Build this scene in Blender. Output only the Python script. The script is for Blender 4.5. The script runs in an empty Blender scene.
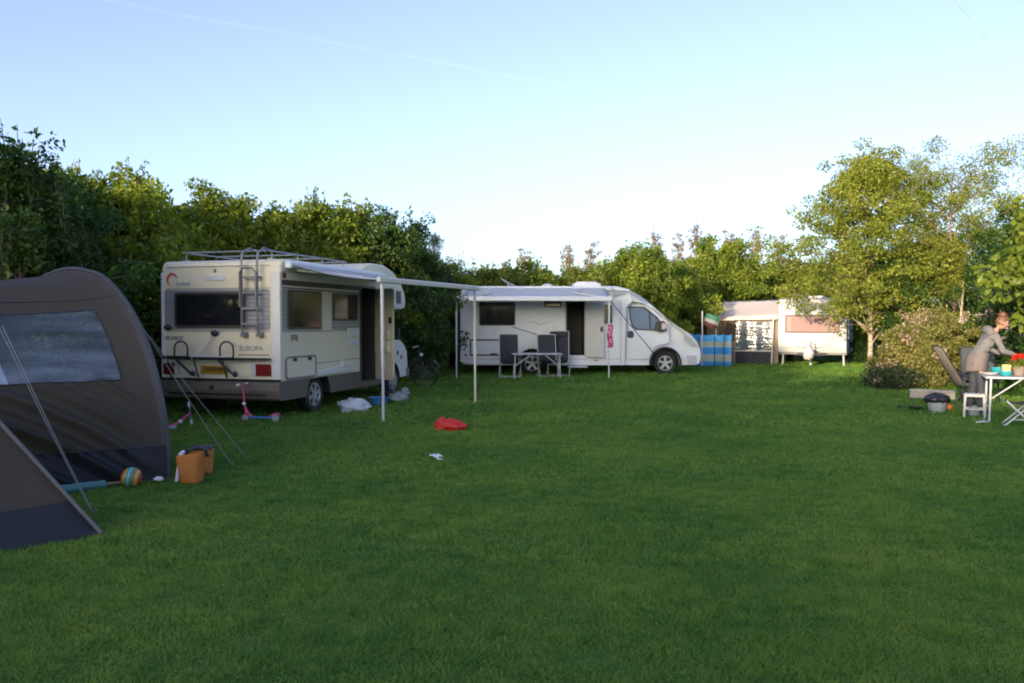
import bpy, bmesh, math, random
import numpy as np
from mathutils import Vector, Matrix, noise

random.seed(7)
SC = bpy.context.scene
COL = SC.collection
R = math.radians
H = 1.65            # eye height of the photographer
F = 826.5           # focal length in pixels for a 1024 px wide frame
HOR = 322.0         # row of the horizon


def depth_of(py):
    return H * F / (py - HOR)


def ground_at(px, py):
    d = depth_of(py)
    return Vector(((px - 512) / F * d, d, 0))


# ------------------------------------------------------------------ materials
def new_mat(name):
    m = bpy.data.materials.new(name)
    m.use_nodes = True
    nt = m.node_tree
    for n in list(nt.nodes):
        nt.nodes.remove(n)
    out = nt.nodes.new('ShaderNodeOutputMaterial')
    return m, nt, out


def mat(name, col, rough=0.5, metal=0.0, var=0.12, scale=6.0, bump=0.0, bscale=60.0, spec=0.5, trans=0.0, coat=0.0, stretch=None):
    """principled surface with a little tonal unevenness of its own"""
    m, nt, out = new_mat(name)
    N = nt.nodes.new
    L = nt.links.new
    p = N('ShaderNodeBsdfPrincipled')
    p.inputs['Roughness'].default_value = rough
    p.inputs['Metallic'].default_value = metal
    p.inputs['Specular IOR Level'].default_value = spec
    p.inputs['Coat Weight'].default_value = coat
    tc = N('ShaderNodeTexCoord')
    vec = tc.outputs['Object']
    if stretch:
        mp = N('ShaderNodeMapping')
        mp.inputs['Scale'].default_value = stretch
        L(vec, mp.inputs['Vector'])
        vec = mp.outputs['Vector']
    no = N('ShaderNodeTexNoise')
    no.inputs['Scale'].default_value = scale
    no.inputs['Detail'].default_value = 6
    L(vec, no.inputs['Vector'])
    mx = N('ShaderNodeMix')
    mx.data_type = 'RGBA'
    c = Vector(col[:3])
    a = c * (1 - var)
    b = c * (1 + var)
    mx.inputs['A'].default_value = (a[0], a[1], a[2], 1)
    mx.inputs['B'].default_value = (min(b[0], 1), min(b[1], 1), min(b[2], 1), 1)
    L(no.outputs['Fac'], mx.inputs['Factor'])
    L(mx.outputs['Result'], p.inputs['Base Color'])
    mr = N('ShaderNodeMapRange')
    mr.inputs['To Min'].default_value = max(rough - 0.1, 0.02)
    mr.inputs['To Max'].default_value = min(rough + 0.1, 1)
    L(no.outputs['Fac'], mr.inputs['Value'])
    L(mr.outputs['Result'], p.inputs['Roughness'])
    if bump:
        n2 = N('ShaderNodeTexNoise')
        n2.inputs['Scale'].default_value = bscale
        n2.inputs['Detail'].default_value = 4
        L(vec, n2.inputs['Vector'])
        bp = N('ShaderNodeBump')
        bp.inputs['Strength'].default_value = bump
        bp.inputs['Distance'].default_value = 0.02
        L(n2.outputs['Fac'], bp.inputs['Height'])
        L(bp.outputs['Normal'], p.inputs['Normal'])
    if trans:
        tr = N('ShaderNodeBsdfTranslucent')
        L(mx.outputs['Result'], tr.inputs['Color'])
        ms = N('ShaderNodeMixShader')
        ms.inputs['Fac'].default_value = trans
        L(p.outputs['BSDF'], ms.inputs[1])
        L(tr.outputs['BSDF'], ms.inputs[2])
        L(ms.outputs['Shader'], out.inputs['Surface'])
    else:
        L(p.outputs['BSDF'], out.inputs['Surface'])
    return m


def leaf_mat(name, c1, c2, c3, trans=0.4, rough=0.45):
    """leaf colour drifts from leaf to leaf and from clump to clump"""
    m, nt, out = new_mat(name)
    N = nt.nodes.new
    L = nt.links.new
    geo = N('ShaderNodeNewGeometry')
    cr = N('ShaderNodeValToRGB')
    e = cr.color_ramp.elements
    e[0].position = 0.0
    e[0].color = (*c1, 1)
    e[1].position = 1.0
    e[1].color = (*c3, 1)
    k = e.new(0.55)
    k.color = (*c2, 1)
    tc = N('ShaderNodeTexCoord')
    no = N('ShaderNodeTexNoise')
    no.inputs['Scale'].default_value = 1.1
    no.inputs['Detail'].default_value = 3
    L(tc.outputs['Object'], no.inputs['Vector'])
    ma = N('ShaderNodeMath')
    ma.operation = 'MULTIPLY_ADD'
    ma.inputs[1].default_value = 0.5
    L(geo.outputs['Random Per Island'], ma.inputs[0])
    mb = N('ShaderNodeMath')
    mb.operation = 'MULTIPLY_ADD'
    mb.inputs[1].default_value = 1.3
    mb.inputs[2].default_value = -0.4
    L(no.outputs['Fac'], mb.inputs[0])
    L(mb.outputs[0], ma.inputs[2])
    L(ma.outputs[0], cr.inputs['Fac'])
    p = N('ShaderNodeBsdfPrincipled')
    p.inputs['Roughness'].default_value = rough
    p.inputs['Specular IOR Level'].default_value = 0.35
    L(cr.outputs['Color'], p.inputs['Base Color'])
    tr = N('ShaderNodeBsdfTranslucent')
    hs = N('ShaderNodeHueSaturation')
    hs.inputs['Hue'].default_value = 0.485
    hs.inputs['Saturation'].default_value = 1.1
    hs.inputs['Value'].default_value = 1.5
    L(cr.outputs['Color'], hs.inputs['Color'])
    L(hs.outputs['Color'], tr.inputs['Color'])
    ms = N('ShaderNodeMixShader')
    ms.inputs['Fac'].default_value = trans
    L(p.outputs['BSDF'], ms.inputs[1])
    L(tr.outputs['BSDF'], ms.inputs[2])
    L(ms.outputs['Shader'], out.inputs['Surface'])
    return m


def foil_mat(name, tint=(0.75, 0.8, 0.85), clear=0.62, white=0.25):
    """clear window foil: mostly see-through, partly milky, glossy and crinkled"""
    m, nt, out = new_mat(name)
    N = nt.nodes.new
    L = nt.links.new
    t = N('ShaderNodeBsdfTransparent')
    t.inputs['Color'].default_value = (*tint, 1)
    g = N('ShaderNodeBsdfGlossy')
    g.inputs['Roughness'].default_value = 0.12
    d = N('ShaderNodeBsdfDiffuse')
    d.inputs['Color'].default_value = (0.42, 0.53, 0.64, 1)
    tc = N('ShaderNodeTexCoord')
    mp = N('ShaderNodeMapping')
    mp.inputs['Scale'].default_value = (.6, .6, 5.0)
    mp.inputs['Rotation'].default_value = (0.0, 0.45, 0.3)
    no = N('ShaderNodeTexNoise')
    no.inputs['Scale'].default_value = 1.6
    no.inputs['Detail'].default_value = 5
    L(tc.outputs['Object'], mp.inputs['Vector'])
    L(mp.outputs['Vector'], no.inputs['Vector'])
    bp = N('ShaderNodeBump')
    bp.inputs['Strength'].default_value = 0.35
    bp.inputs['Distance'].default_value = 0.05
    L(no.outputs['Fac'], bp.inputs['Height'])
    L(bp.outputs['Normal'], g.inputs['Normal'])
    m1 = N('ShaderNodeMixShader')
    m1.inputs['Fac'].default_value = white
    L(g.outputs['BSDF'], m1.inputs[1])
    L(d.outputs['BSDF'], m1.inputs[2])
    rmp = N('ShaderNodeMapRange')
    rmp.inputs['From Min'].default_value = 0.3
    rmp.inputs['From Max'].default_value = 0.75
    rmp.inputs['To Min'].default_value = 1 - clear - 0.1
    rmp.inputs['To Max'].default_value = 1 - clear + 0.12
    L(no.outputs['Fac'], rmp.inputs['Value'])
    m2 = N('ShaderNodeMixShader')
    L(rmp.outputs['Result'], m2.inputs['Fac'])
    L(t.outputs['BSDF'], m2.inputs[1])
    L(m1.outputs['Shader'], m2.inputs[2])
    L(m2.outputs['Shader'], out.inputs['Surface'])
    return m


def ribbed(name, col, col2, rough=0.5, per=0.05, axis='Z'):
    """ribbed or striped sheet: fine lines across one object axis"""
    m, nt, out = new_mat(name)
    N = nt.nodes.new
    L = nt.links.new
    p = N('ShaderNodeBsdfPrincipled')
    p.inputs['Roughness'].default_value = rough
    tc = N('ShaderNodeTexCoord')
    sp = N('ShaderNodeSeparateXYZ')
    L(tc.outputs['Object'], sp.inputs[0])
    mu = N('ShaderNodeMath')
    mu.operation = 'MULTIPLY'
    mu.inputs[1].default_value = 2 * math.pi / per
    L(sp.outputs[axis], mu.inputs[0])
    si = N('ShaderNodeMath')
    si.operation = 'SINE'
    L(mu.outputs[0], si.inputs[0])
    mr = N('ShaderNodeMapRange')
    mr.inputs['From Min'].default_value = 0.5
    mr.inputs['From Max'].default_value = 1.0
    L(si.outputs[0], mr.inputs['Value'])
    mx = N('ShaderNodeMix')
    mx.data_type = 'RGBA'
    mx.inputs['A'].default_value = (*col, 1)
    mx.inputs['B'].default_value = (*col2, 1)
    L(mr.outputs['Result'], mx.inputs['Factor'])
    L(mx.outputs['Result'], p.inputs['Base Color'])
    bp = N('ShaderNodeBump')
    bp.inputs['Strength'].default_value = 0.3
    bp.inputs['Distance'].default_value = 0.004
    L(si.outputs[0], bp.inputs['Height'])
    L(bp.outputs['Normal'], p.inputs['Normal'])
    L(p.outputs['BSDF'], out.inputs['Surface'])
    return m


def bands(name, stops, axis='Z', rough=0.7, trans=0.0):
    """constant colour bands at heights along one object axis: stops = [(position, colour)], ordered"""
    m, nt, out = new_mat(name)
    N = nt.nodes.new
    L = nt.links.new
    p = N('ShaderNodeBsdfPrincipled')
    p.inputs['Roughness'].default_value = rough
    tc = N('ShaderNodeTexCoord')
    sp = N('ShaderNodeSeparateXYZ')
    L(tc.outputs['Object'], sp.inputs[0])
    cr = N('ShaderNodeValToRGB')
    cr.color_ramp.interpolation = 'CONSTANT'
    e = cr.color_ramp.elements
    e[0].position = stops[0][0]
    e[0].color = (*stops[0][1], 1)
    e[1].position = stops[1][0]
    e[1].color = (*stops[1][1], 1)
    for q, c in stops[2:]:
        k = e.new(q)
        k.color = (*c, 1)
    L(sp.outputs[axis], cr.inputs['Fac'])
    L(cr.outputs['Color'], p.inputs['Base Color'])
    if trans:
        tr = N('ShaderNodeBsdfTranslucent')
        L(cr.outputs['Color'], tr.inputs['Color'])
        ms = N('ShaderNodeMixShader')
        ms.inputs['Fac'].default_value = trans
        L(p.outputs['BSDF'], ms.inputs[1])
        L(tr.outputs['BSDF'], ms.inputs[2])
        L(ms.outputs['Shader'], out.inputs['Surface'])
    else:
        L(p.outputs['BSDF'], out.inputs['Surface'])
    return m


# ------------------------------------------------------------------ mesh builder
class MB:
    def __init__(self):
        self.v = []
        self.f = []

    def add(self, vs, fs):
        n = len(self.v)
        self.v += [tuple(p) for p in vs]
        self.f += [tuple(i + n for i in q) for q in fs]
        return self

    def box(self, c, s, rot=None):
        c = Vector(c)
        vs = []
        for x in (-.5, .5):
            for y in (-.5, .5):
                for z in (-.5, .5):
                    p = Vector((x * s[0], y * s[1], z * s[2]))
                    if rot is not None:
                        p = rot @ p
                    vs.append(c + p)
        return self.add(vs, [(0, 1, 3, 2), (4, 6, 7, 5), (0, 4, 5, 1), (2, 3, 7, 6), (0, 2, 6, 4), (1, 5, 7, 3)])

    def span(self, a, b):
        a, b = Vector(a), Vector(b)
        return self.box((a + b) / 2, [abs(b[i] - a[i]) for i in range(3)])

    def tube(self, pts, r, seg=8, closed=False):
        pts = [Vector(p) for p in pts]
        n = len(pts)
        rs = r if isinstance(r, (list, tuple)) else [r] * n
        vs, fs = [], []
        up = None
        for i, p in enumerate(pts):
            if closed:
                t = (pts[(i + 1) % n] - pts[i - 1]).normalized()
            elif i == 0:
                t = (pts[1] - p).normalized()
            elif i == n - 1:
                t = (p - pts[i - 1]).normalized()
            else:
                t = (pts[i + 1] - pts[i - 1]).normalized()
            if up is None:
                up = Vector((0, 0, 1)) if abs(t.z) < 0.9 else Vector((1, 0, 0))
            a = t.cross(up)
            if a.length < 1e-5:
                a = t.cross(Vector((0.3, 1, 0.2)))
            a.normalize()
            b = a.cross(t).normalized()
            up = b
            for k in range(seg):
                w = 2 * math.pi * k / seg
                vs.append(p + a * (math.cos(w) * rs[i]) + b * (math.sin(w) * rs[i]))
        m = n if closed else n - 1
        for i in range(m):
            j = (i + 1) % n
            for k in range(seg):
                k2 = (k + 1) % seg
                fs.append((i * seg + k, i * seg + k2, j * seg + k2, j * seg + k))
        if not closed:
            fs.append(tuple(range(seg - 1, -1, -1)))
            fs.append(tuple((n - 1) * seg + k for k in range(seg)))
        return self.add(vs, fs)

    def bar(self, a, b, w, h, up=(0, 0, 1)):
        a, b = Vector(a), Vector(b)
        t = (b - a).normalized()
        u = Vector(up)
        if abs(t.dot(u)) > 0.98:
            u = Vector((1, 0, 0))
        s = t.cross(u).normalized()
        u = s.cross(t)
        vs = []
        for p in (a, b):
            for sx, sz in ((-1, -1), (1, -1), (1, 1), (-1, 1)):
                vs.append(p + s * (sx * w / 2) + u * (sz * h / 2))
        return self.add(vs, [(0, 1, 2, 3), (7, 6, 5, 4), (0, 4, 5, 1), (1, 5, 6, 2), (2, 6, 7, 3), (3, 7, 4, 0)])

    def prism(self, prof, a, b, fn):
        """closed outline prof extruded from a to b; fn(u, v, w) -> point"""
        n = len(prof)
        vs = [fn(u, v, a) for u, v in prof] + [fn(u, v, b) for u, v in prof]
        fs = [tuple(range(n - 1, -1, -1)), tuple(range(n, 2 * n))]
        for i in range(n):
            j = (i + 1) % n
            fs.append((i, j, n + j, n + i))
        return self.add(vs, fs)

    def lathe(self, prof, c=(0, 0, 0), seg=20, axis='Z', cap=True):
        c = Vector(c)
        vs, fs = [], []
        n = len(prof)
        for k in range(seg):
            w = 2 * math.pi * k / seg
            for r, z in prof:
                x, y = r * math.cos(w), r * math.sin(w)
                q = {'Z': (x, y, z), 'Y': (x, z, y), 'X': (z, x, y)}[axis]
                vs.append(c + Vector(q))
        for k in range(seg):
            k2 = (k + 1) % seg
            for i in range(n - 1):
                fs.append((k * n + i, k2 * n + i, k2 * n + i + 1, k * n + i + 1))
        if cap:
            fs.append(tuple(k * n for k in range(seg - 1, -1, -1)))
            fs.append(tuple(k * n + n - 1 for k in range(seg)))
        return self.add(vs, fs)

    def grid(self, fn, nu, nv):
        vs = [fn(i / nu, j / nv) for i in range(nu + 1) for j in range(nv + 1)]
        fs = []
        for i in range(nu):
            for j in range(nv):
                a = i * (nv + 1) + j
                fs.append((a, a + nv + 1, a + nv + 2, a + 1))
        return self.add(vs, fs)

    def ball(self, c, r, seg=16, rings=10, fn=None):
        c = Vector(c)
        rr = r if isinstance(r, (tuple, list)) else (r, r, r)
        vs, fs = [], []
        for i in range(rings + 1):
            th = math.pi * i / rings
            for k in range(seg):
                ph = 2 * math.pi * k / seg
                n = Vector((math.sin(th) * math.cos(ph), math.sin(th) * math.sin(ph), math.cos(th)))
                p = Vector((n.x * rr[0], n.y * rr[1], n.z * rr[2]))
                if fn:
                    p = fn(n, p)
                vs.append(c + p)
        for i in range(rings):
            for k in range(seg):
                k2 = (k + 1) % seg
                fs.append((i * seg + k, (i + 1) * seg + k, (i + 1) * seg + k2, i * seg + k2))
        return self.add(vs, fs)

    def build(self, name, m, parent=None, smooth=False, bevel=0.0, bseg=2, solid=0.0, M=None, angle=35):
        me = bpy.data.meshes.new(name)
        vs = self.v if M is None else [M @ Vector(p) for p in self.v]
        me.from_pydata(vs, [], self.f)
        bm = bmesh.new()
        bm.from_mesh(me)
        bmesh.ops.remove_doubles(bm, verts=bm.verts, dist=1e-5)
        if not solid:
            bmesh.ops.recalc_face_normals(bm, faces=bm.faces)
        bm.to_mesh(me)
        bm.free()
        return finish(me, name, m, parent, smooth, bevel, bseg, solid, angle)


def finish(me, name, m, parent=None, smooth=False, bevel=0.0, bseg=2, solid=0.0, angle=35):
    o = bpy.data.objects.new(name, me)
    COL.objects.link(o)
    ms = m if isinstance(m, (list, tuple)) else [m]
    for k in ms:
        me.materials.append(k)
    if parent:
        o.parent = parent
    if smooth:
        me.shade_smooth()
        if smooth != 'all':
            me.set_sharp_from_angle(angle=R(angle))
    if solid:
        md = o.modifiers.new('thickness', 'SOLIDIFY')
        md.thickness = solid
        md.offset = 0
    if bevel:
        md = o.modifiers.new('bevel', 'BEVEL')
        md.width = bevel
        md.segments = bseg
        md.limit_method = 'ANGLE'
        md.angle_limit = R(40)
    return o


def tag(o, label, cat, group=None, kind=None):
    o['label'] = label
    o['category'] = cat
    if group:
        o['group'] = group
    if kind:
        o['kind'] = kind
    return o


def thing(name, label, cat, loc=(0, 0, 0), rz=0.0, group=None):
    o = bpy.data.objects.new(name, None)
    o.empty_display_size = 0.1
    COL.objects.link(o)
    o.location = loc
    o.rotation_euler = (0, 0, rz)
    return tag(o, label, cat, group)


def copy_tree(o, parent=None):
    c = o.copy()
    COL.objects.link(c)
    if parent:
        c.parent = parent
    for ch in list(o.children):
        copy_tree(ch, c)
    return c


def bake(o, drop=()):
    """freeze modifiers into the object's own mesh"""
    bpy.context.view_layer.update()
    dg = bpy.context.evaluated_depsgraph_get()
    me = bpy.data.meshes.new_from_object(o.evaluated_get(dg))
    o.modifiers.clear()
    o.data = me
    for d in drop:
        bpy.data.objects.remove(d)
    return o


def carve(o, cutters):
    """cut real openings (doorway, wheel arches) out of a body"""
    for c in cutters:
        c.parent = o.parent
        md = o.modifiers.new('cut', 'BOOLEAN')
        md.operation = 'DIFFERENCE'
        md.solver = 'EXACT'
        md.material_mode = 'TRANSFER'
        md.object = c
    return bake(o, cutters)


def text(name, body, size, m, parent, M, bold=0.0, sx=1.0):
    cu = bpy.data.curves.new(name, 'FONT')
    cu.body = body
    cu.size = size
    cu.align_x = 'CENTER'
    cu.align_y = 'CENTER'
    cu.offset = bold
    cu.extrude = 0.002
    t = bpy.data.objects.new(name, cu)
    COL.objects.link(t)
    bpy.context.view_layer.update()
    dg = bpy.context.evaluated_depsgraph_get()
    me = bpy.data.meshes.new_from_object(t.evaluated_get(dg))
    bpy.data.objects.remove(t)
    me.transform(M @ Matrix.Diagonal((sx, 1, 1, 1)))
    return finish(me, name, m, parent)


def rrect(a0, a1, b0, b1, r, n=5):
    """rounded rectangle outline"""
    pts = []
    for cx, cy, s in ((a1 - r, b0 + r, -90), (a1 - r, b1 - r, 0), (a0 + r, b1 - r, 90), (a0 + r, b0 + r, 180)):
        for k in range(n + 1):
            w = R(s + 90 * k / n)
            pts.append((cx + r * math.cos(w), cy + r * math.sin(w)))
    return pts

# ------------------------------------------------------------------ camera, sky, sun
cam = bpy.data.cameras.new('camera')
cam.sensor_width = 22.3
cam.lens = 22.3 * F / 1024
cam.clip_start = 0.05
cam.clip_end = 9000
co = bpy.data.objects.new('camera', cam)
COL.objects.link(co)
co.location = (0, 0, H)
co.rotation_euler = (R(90) - math.atan((341.5 - HOR) / F), 0, 0)
SC.camera = co

SUN_EL = R(7.0)
SUN_FROM = Vector((-0.5, -0.87, 0)).normalized()      # the sun stands behind the photographer, to the left
sun_dir = SUN_FROM * math.cos(SUN_EL) + Vector((0, 0, math.sin(SUN_EL)))
sl = bpy.data.lights.new('sun', 'SUN')
sl.energy = 2.0
sl.angle = R(0.55)
sl.color = (1.0, 0.8, 0.57)
so = bpy.data.objects.new('sun', sl)
COL.objects.link(so)
so.rotation_euler = (-sun_dir).to_track_quat('-Z', 'Y').to_euler()

w = bpy.data.worlds.new('World')
SC.world = w
w.use_nodes = True
nt = w.node_tree
bg = nt.nodes['Background']
sky = nt.nodes.new('ShaderNodeTexSky')
sky.sky_type = 'NISHITA'
sky.sun_disc = False
sky.sun_elevation = SUN_EL
sky.sun_rotation = math.atan2(SUN_FROM.x, SUN_FROM.y)
sky.air_density = 1.0
sky.dust_density = 2.1
sky.ozone_density = 2.2
sky.air_density = 0.8
hs = nt.nodes.new('ShaderNodeHueSaturation')          # the camera's white balance, a touch towards violet-blue
hs.inputs['Hue'].default_value = 0.52
hs.inputs['Saturation'].default_value = 0.86
nt.links.new(sky.outputs['Color'], hs.inputs['Color'])
wb_ = nt.nodes.new('ShaderNodeMix')
wb_.data_type = 'RGBA'
wb_.blend_type = 'MULTIPLY'
wb_.inputs['Factor'].default_value = 1
wb_.inputs['B'].default_value = (.97, .955, 1.0, 1)
nt.links.new(hs.outputs['Color'], wb_.inputs['A'])
nt.links.new(wb_.outputs['Result'], bg.inputs['Color'])
bg.inputs['Strength'].default_value = 0.135

SC.view_settings.view_transform = 'Standard'
SC.view_settings.look = 'None'
SC.view_settings.gamma = 1
SC.view_settings.exposure = 2.03
SC.cycles.filter_width = 1.9
SC.cycles.max_bounces = 8
SC.cycles.transparent_max_bounces = 12
SC.render.film_transparent = False

# ------------------------------------------------------------------ shared materials
M = {}
M['white'] = mat('white_paint', (0.66, 0.68, 0.69), 0.3, var=0.04, scale=2.5, bump=0.03, bscale=8)
M['cream'] = mat('cream_paint', (0.72, 0.65, 0.48), 0.4, var=0.07, scale=2.0, bump=0.04, bscale=10)
M['cream_light'] = mat('pale_trim', (0.66, 0.65, 0.6), 0.4, var=0.05)
M['door_cream'] = mat('door_lining', (0.62, 0.57, 0.42), 0.5, var=0.06)
M['skirt'] = mat('grey_brown_skirt', (0.12, 0.1, 0.078), 0.55, var=0.12, bump=0.05, bscale=12)
M['greyband'] = ribbed('grey_ribbed_sheet', (0.27, 0.27, 0.28), (0.2, 0.2, 0.21), 0.45, 0.07)
M['sideband'] = ribbed('taupe_ribbed_sheet', (0.33, 0.31, 0.27), (0.24, 0.225, 0.2), 0.5, 0.07)
M['brown'] = mat('brown_stripe', (0.075, 0.055, 0.04), 0.5)
M['dark'] = mat('dark_plastic', (0.025, 0.026, 0.028), 0.45, var=0.2)
M['black'] = mat('black_rubber', (0.014, 0.014, 0.015), 0.7, var=0.3, bump=0.2)
M['glass'] = mat('dark_window_glass', (0.012, 0.013, 0.016), 0.06, var=0.2, spec=0.7)
M['cabglass'] = mat('cab_window_glass', (0.10, 0.14, 0.16), 0.07, var=0.25, scale=1.2, spec=0.8)
M['frame'] = mat('bronze_window_frame', (0.05, 0.042, 0.035), 0.4)
M['steel'] = mat('brushed_metal', (0.3, 0.31, 0.32), 0.45, metal=0.5, var=0.1)
M['alu'] = mat('white_aluminium', (0.5, 0.51, 0.52), 0.35, var=0.05)
M['beige_rail'] = mat('beige_rail', (0.62, 0.58, 0.5), 0.4, var=0.05)
M['greymetal'] = mat('grey_painted_tube', (0.2, 0.2, 0.21), 0.4, metal=0.3)
M['hub'] = mat('hub_cap', (0.42, 0.43, 0.44), 0.35, metal=0.4, var=0.1)
M['awning'] = mat('awning_cloth', (0.74, 0.76, 0.78), 0.7, var=0.05, trans=0.4)
M['awning2'] = mat('striped_awning_cloth', (0.6, 0.62, 0.65), 0.7, var=0.06, trans=0.45)
M['darkred'] = mat('tail_lamp_red', (0.16, 0.012, 0.012), 0.2)
M['lampclear'] = mat('lamp_lens', (0.55, 0.57, 0.58), 0.12)
M['yellow'] = mat('plate_yellow', (0.36, 0.19, 0.015), 0.4)
M['lettering'] = mat('grey_lettering', (0.24, 0.25, 0.25), 0.5)
M['brownletter'] = mat('brown_lettering', (0.2, 0.13, 0.11), 0.5)
M['logo'] = mat('logo_red', (0.5, 0.1, 0.07), 0.5)
M['wood'] = mat('brown_cabinet_wood', (0.16, 0.07, 0.03), 0.5, var=0.25, scale=3, stretch=(1, 1, 0.15))
M['inside'] = mat('dim_interior', (0.05, 0.043, 0.036), 0.7)
M['fridge'] = mat('white_panel', (0.55, 0.56, 0.55), 0.5)
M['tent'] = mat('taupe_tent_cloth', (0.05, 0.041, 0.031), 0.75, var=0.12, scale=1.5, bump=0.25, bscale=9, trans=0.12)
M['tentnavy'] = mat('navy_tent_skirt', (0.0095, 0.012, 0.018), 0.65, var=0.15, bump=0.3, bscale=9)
M['tentpole'] = mat('navy_pole_sleeve', (0.035, 0.04, 0.055), 0.6)
M['foil'] = foil_mat('clear_window_foil', clear=.8, white=.3)
M['rope'] = mat('guy_rope', (0.24, 0.25, 0.24), 0.8)
M['cushion'] = mat('charcoal_cushion', (0.035, 0.038, 0.045), 0.85, var=0.15, bump=0.3, bscale=40)
M['caravan'] = mat('caravan_white', (0.5, 0.5, 0.51), 0.7, spec=.12, var=0.04, scale=2, bump=0.03, bscale=6)
M['pinkcurtain'] = mat('pink_blind', (0.3, 0.2, 0.19), 0.8, spec=.1, var=0.05)
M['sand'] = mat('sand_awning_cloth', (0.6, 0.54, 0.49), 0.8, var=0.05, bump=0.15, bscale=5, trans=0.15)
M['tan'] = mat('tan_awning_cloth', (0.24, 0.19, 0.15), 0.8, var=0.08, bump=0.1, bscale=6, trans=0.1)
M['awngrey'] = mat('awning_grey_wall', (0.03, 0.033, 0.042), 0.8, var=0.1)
M['lace'] = mat('white_lace', (0.24, 0.24, 0.25), 0.9, trans=0.3)
M['bag_white'] = mat('white_plastic_bag', (0.62, 0.66, 0.74), 0.35, var=0.08, scale=5, bump=0.5, bscale=12, trans=0.2)
M['bag_blue'] = mat('blue_plastic', (0.05, 0.2, 0.5), 0.35, var=0.15, bump=0.3, bscale=12)
M['bag_red'] = mat('red_plastic_bag', (0.6, 0.035, 0.03), 0.35, var=0.15, bump=0.4, bscale=14, trans=0.15)
M['bag_clear'] = mat('milky_plastic', (0.36, 0.4, 0.42), 0.3, var=0.12, bump=0.4, bscale=14, trans=0.2)
M['bag_black'] = mat('black_bin_liner', (0.02, 0.022, 0.025), 0.3, var=0.2, bump=0.5, bscale=16)
M['orange'] = mat('orange_cloth', (0.4, 0.145, 0.025), 0.75, var=0.12, scale=8, bump=0.3, bscale=20)
M['paper'] = mat('white_paper', (0.75, 0.76, 0.78), 0.7)
M['bark'] = mat('hedge_bark', (0.075, 0.055, 0.04), 0.9, var=0.3, scale=9, bump=0.7, bscale=25)
M['birchbark'] = mat('pale_bark', (0.5, 0.4, 0.3), 0.8, var=0.3, scale=6, bump=0.5, bscale=18, stretch=(1, 1, 2.5))
M['redbark'] = mat('reddish_bark', (0.2, 0.12, 0.09), 0.85, var=0.3, scale=7, bump=0.6, bscale=22)
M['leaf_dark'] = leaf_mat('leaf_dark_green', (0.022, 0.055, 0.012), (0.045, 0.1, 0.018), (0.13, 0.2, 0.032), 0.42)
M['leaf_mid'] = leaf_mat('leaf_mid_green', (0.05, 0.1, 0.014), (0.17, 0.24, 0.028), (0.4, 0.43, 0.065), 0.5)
M['leaf_yel'] = leaf_mat('leaf_yellow_green', (0.08, 0.13, 0.018), (0.18, 0.22, 0.035), (0.3, 0.31, 0.06), 0.5)
M['leaf_birch'] = leaf_mat('leaf_birch', (0.09, 0.135, 0.02), (0.22, 0.27, 0.038), (0.43, 0.41, 0.08), 0.5)
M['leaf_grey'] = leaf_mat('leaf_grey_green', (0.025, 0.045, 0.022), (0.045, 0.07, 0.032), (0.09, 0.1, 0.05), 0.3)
M['leaf_big'] = leaf_mat('leaf_bright_green', (0.09, 0.14, 0.02), (0.17, 0.23, 0.03), (0.27, 0.31, 0.05), 0.5)
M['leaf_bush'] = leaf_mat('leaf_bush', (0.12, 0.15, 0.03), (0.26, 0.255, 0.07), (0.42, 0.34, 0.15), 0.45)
M['leaf_rust'] = leaf_mat('leaf_rusty', (0.16, 0.11, 0.06), (0.24, 0.17, 0.09), (0.32, 0.24, 0.13), 0.4)
M['blossom'] = leaf_mat('pale_pink_blossom', (0.36, 0.24, 0.17), (0.48, 0.34, 0.25), (0.56, 0.44, 0.34), 0.3)
M['blossom_white'] = leaf_mat('white_pink_blossom', (0.5, 0.36, 0.35), (0.62, 0.5, 0.48), (0.7, 0.62, 0.6), 0.3)
M['skin'] = mat('skin', (0.42, 0.23, 0.16), 0.5, var=0.06)
M['jumper'] = mat('grey_beige_knit', (0.15, 0.145, 0.145), 0.9, var=0.1, scale=14, bump=0.3, bscale=60)
M['tunic'] = mat('dusty_pink_cloth', (0.16, 0.13, 0.12), 0.85, var=0.1, bump=0.2, bscale=20)
M['jeans'] = mat('grey_blue_trousers', (0.045, 0.05, 0.06), 0.85, var=0.15, bump=0.2, bscale=30)
M['hair'] = mat('ginger_hair', (0.14, 0.065, 0.03), 0.5, var=0.35, scale=20, stretch=(1, 1, 0.2))
M['teal'] = mat('teal_plastic', (0.03, 0.3, 0.35), 0.3)
M['tealcloth'] = mat('teal_cloth', (0.07, 0.2, 0.19), 0.8, bump=0.2)
M['cupyellow'] = mat('pale_yellow_plastic', (0.7, 0.55, 0.2), 0.3)
M['red'] = mat('bright_red', (0.6, 0.03, 0.02), 0.45)
M['pink'] = mat('pink_paint', (0.55, 0.06, 0.2), 0.35)
pm, nt, out = new_mat('pink_flowered_cloth')
p = nt.nodes.new('ShaderNodeBsdfPrincipled')
p.inputs['Roughness'].default_value = .8
tc = nt.nodes.new('ShaderNodeTexCoord')
vo = nt.nodes.new('ShaderNodeTexNoise')
vo.inputs['Scale'].default_value = 11
vo.inputs['Detail'].default_value = 1
nt.links.new(tc.outputs['Object'], vo.inputs['Vector'])
cr = nt.nodes.new('ShaderNodeValToRGB')
cr.color_ramp.interpolation = 'CONSTANT'
cr.color_ramp.elements[0].position = 0
cr.color_ramp.elements[0].color = (.42, .02, .1, 1)
cr.color_ramp.elements[1].position = .5
cr.color_ramp.elements[1].color = (.55, .35, .42, 1)
k = cr.color_ramp.elements.new(.6)
k.color = (.5, .03, .16, 1)
nt.links.new(vo.outputs['Fac'], cr.inputs['Fac'])
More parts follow.
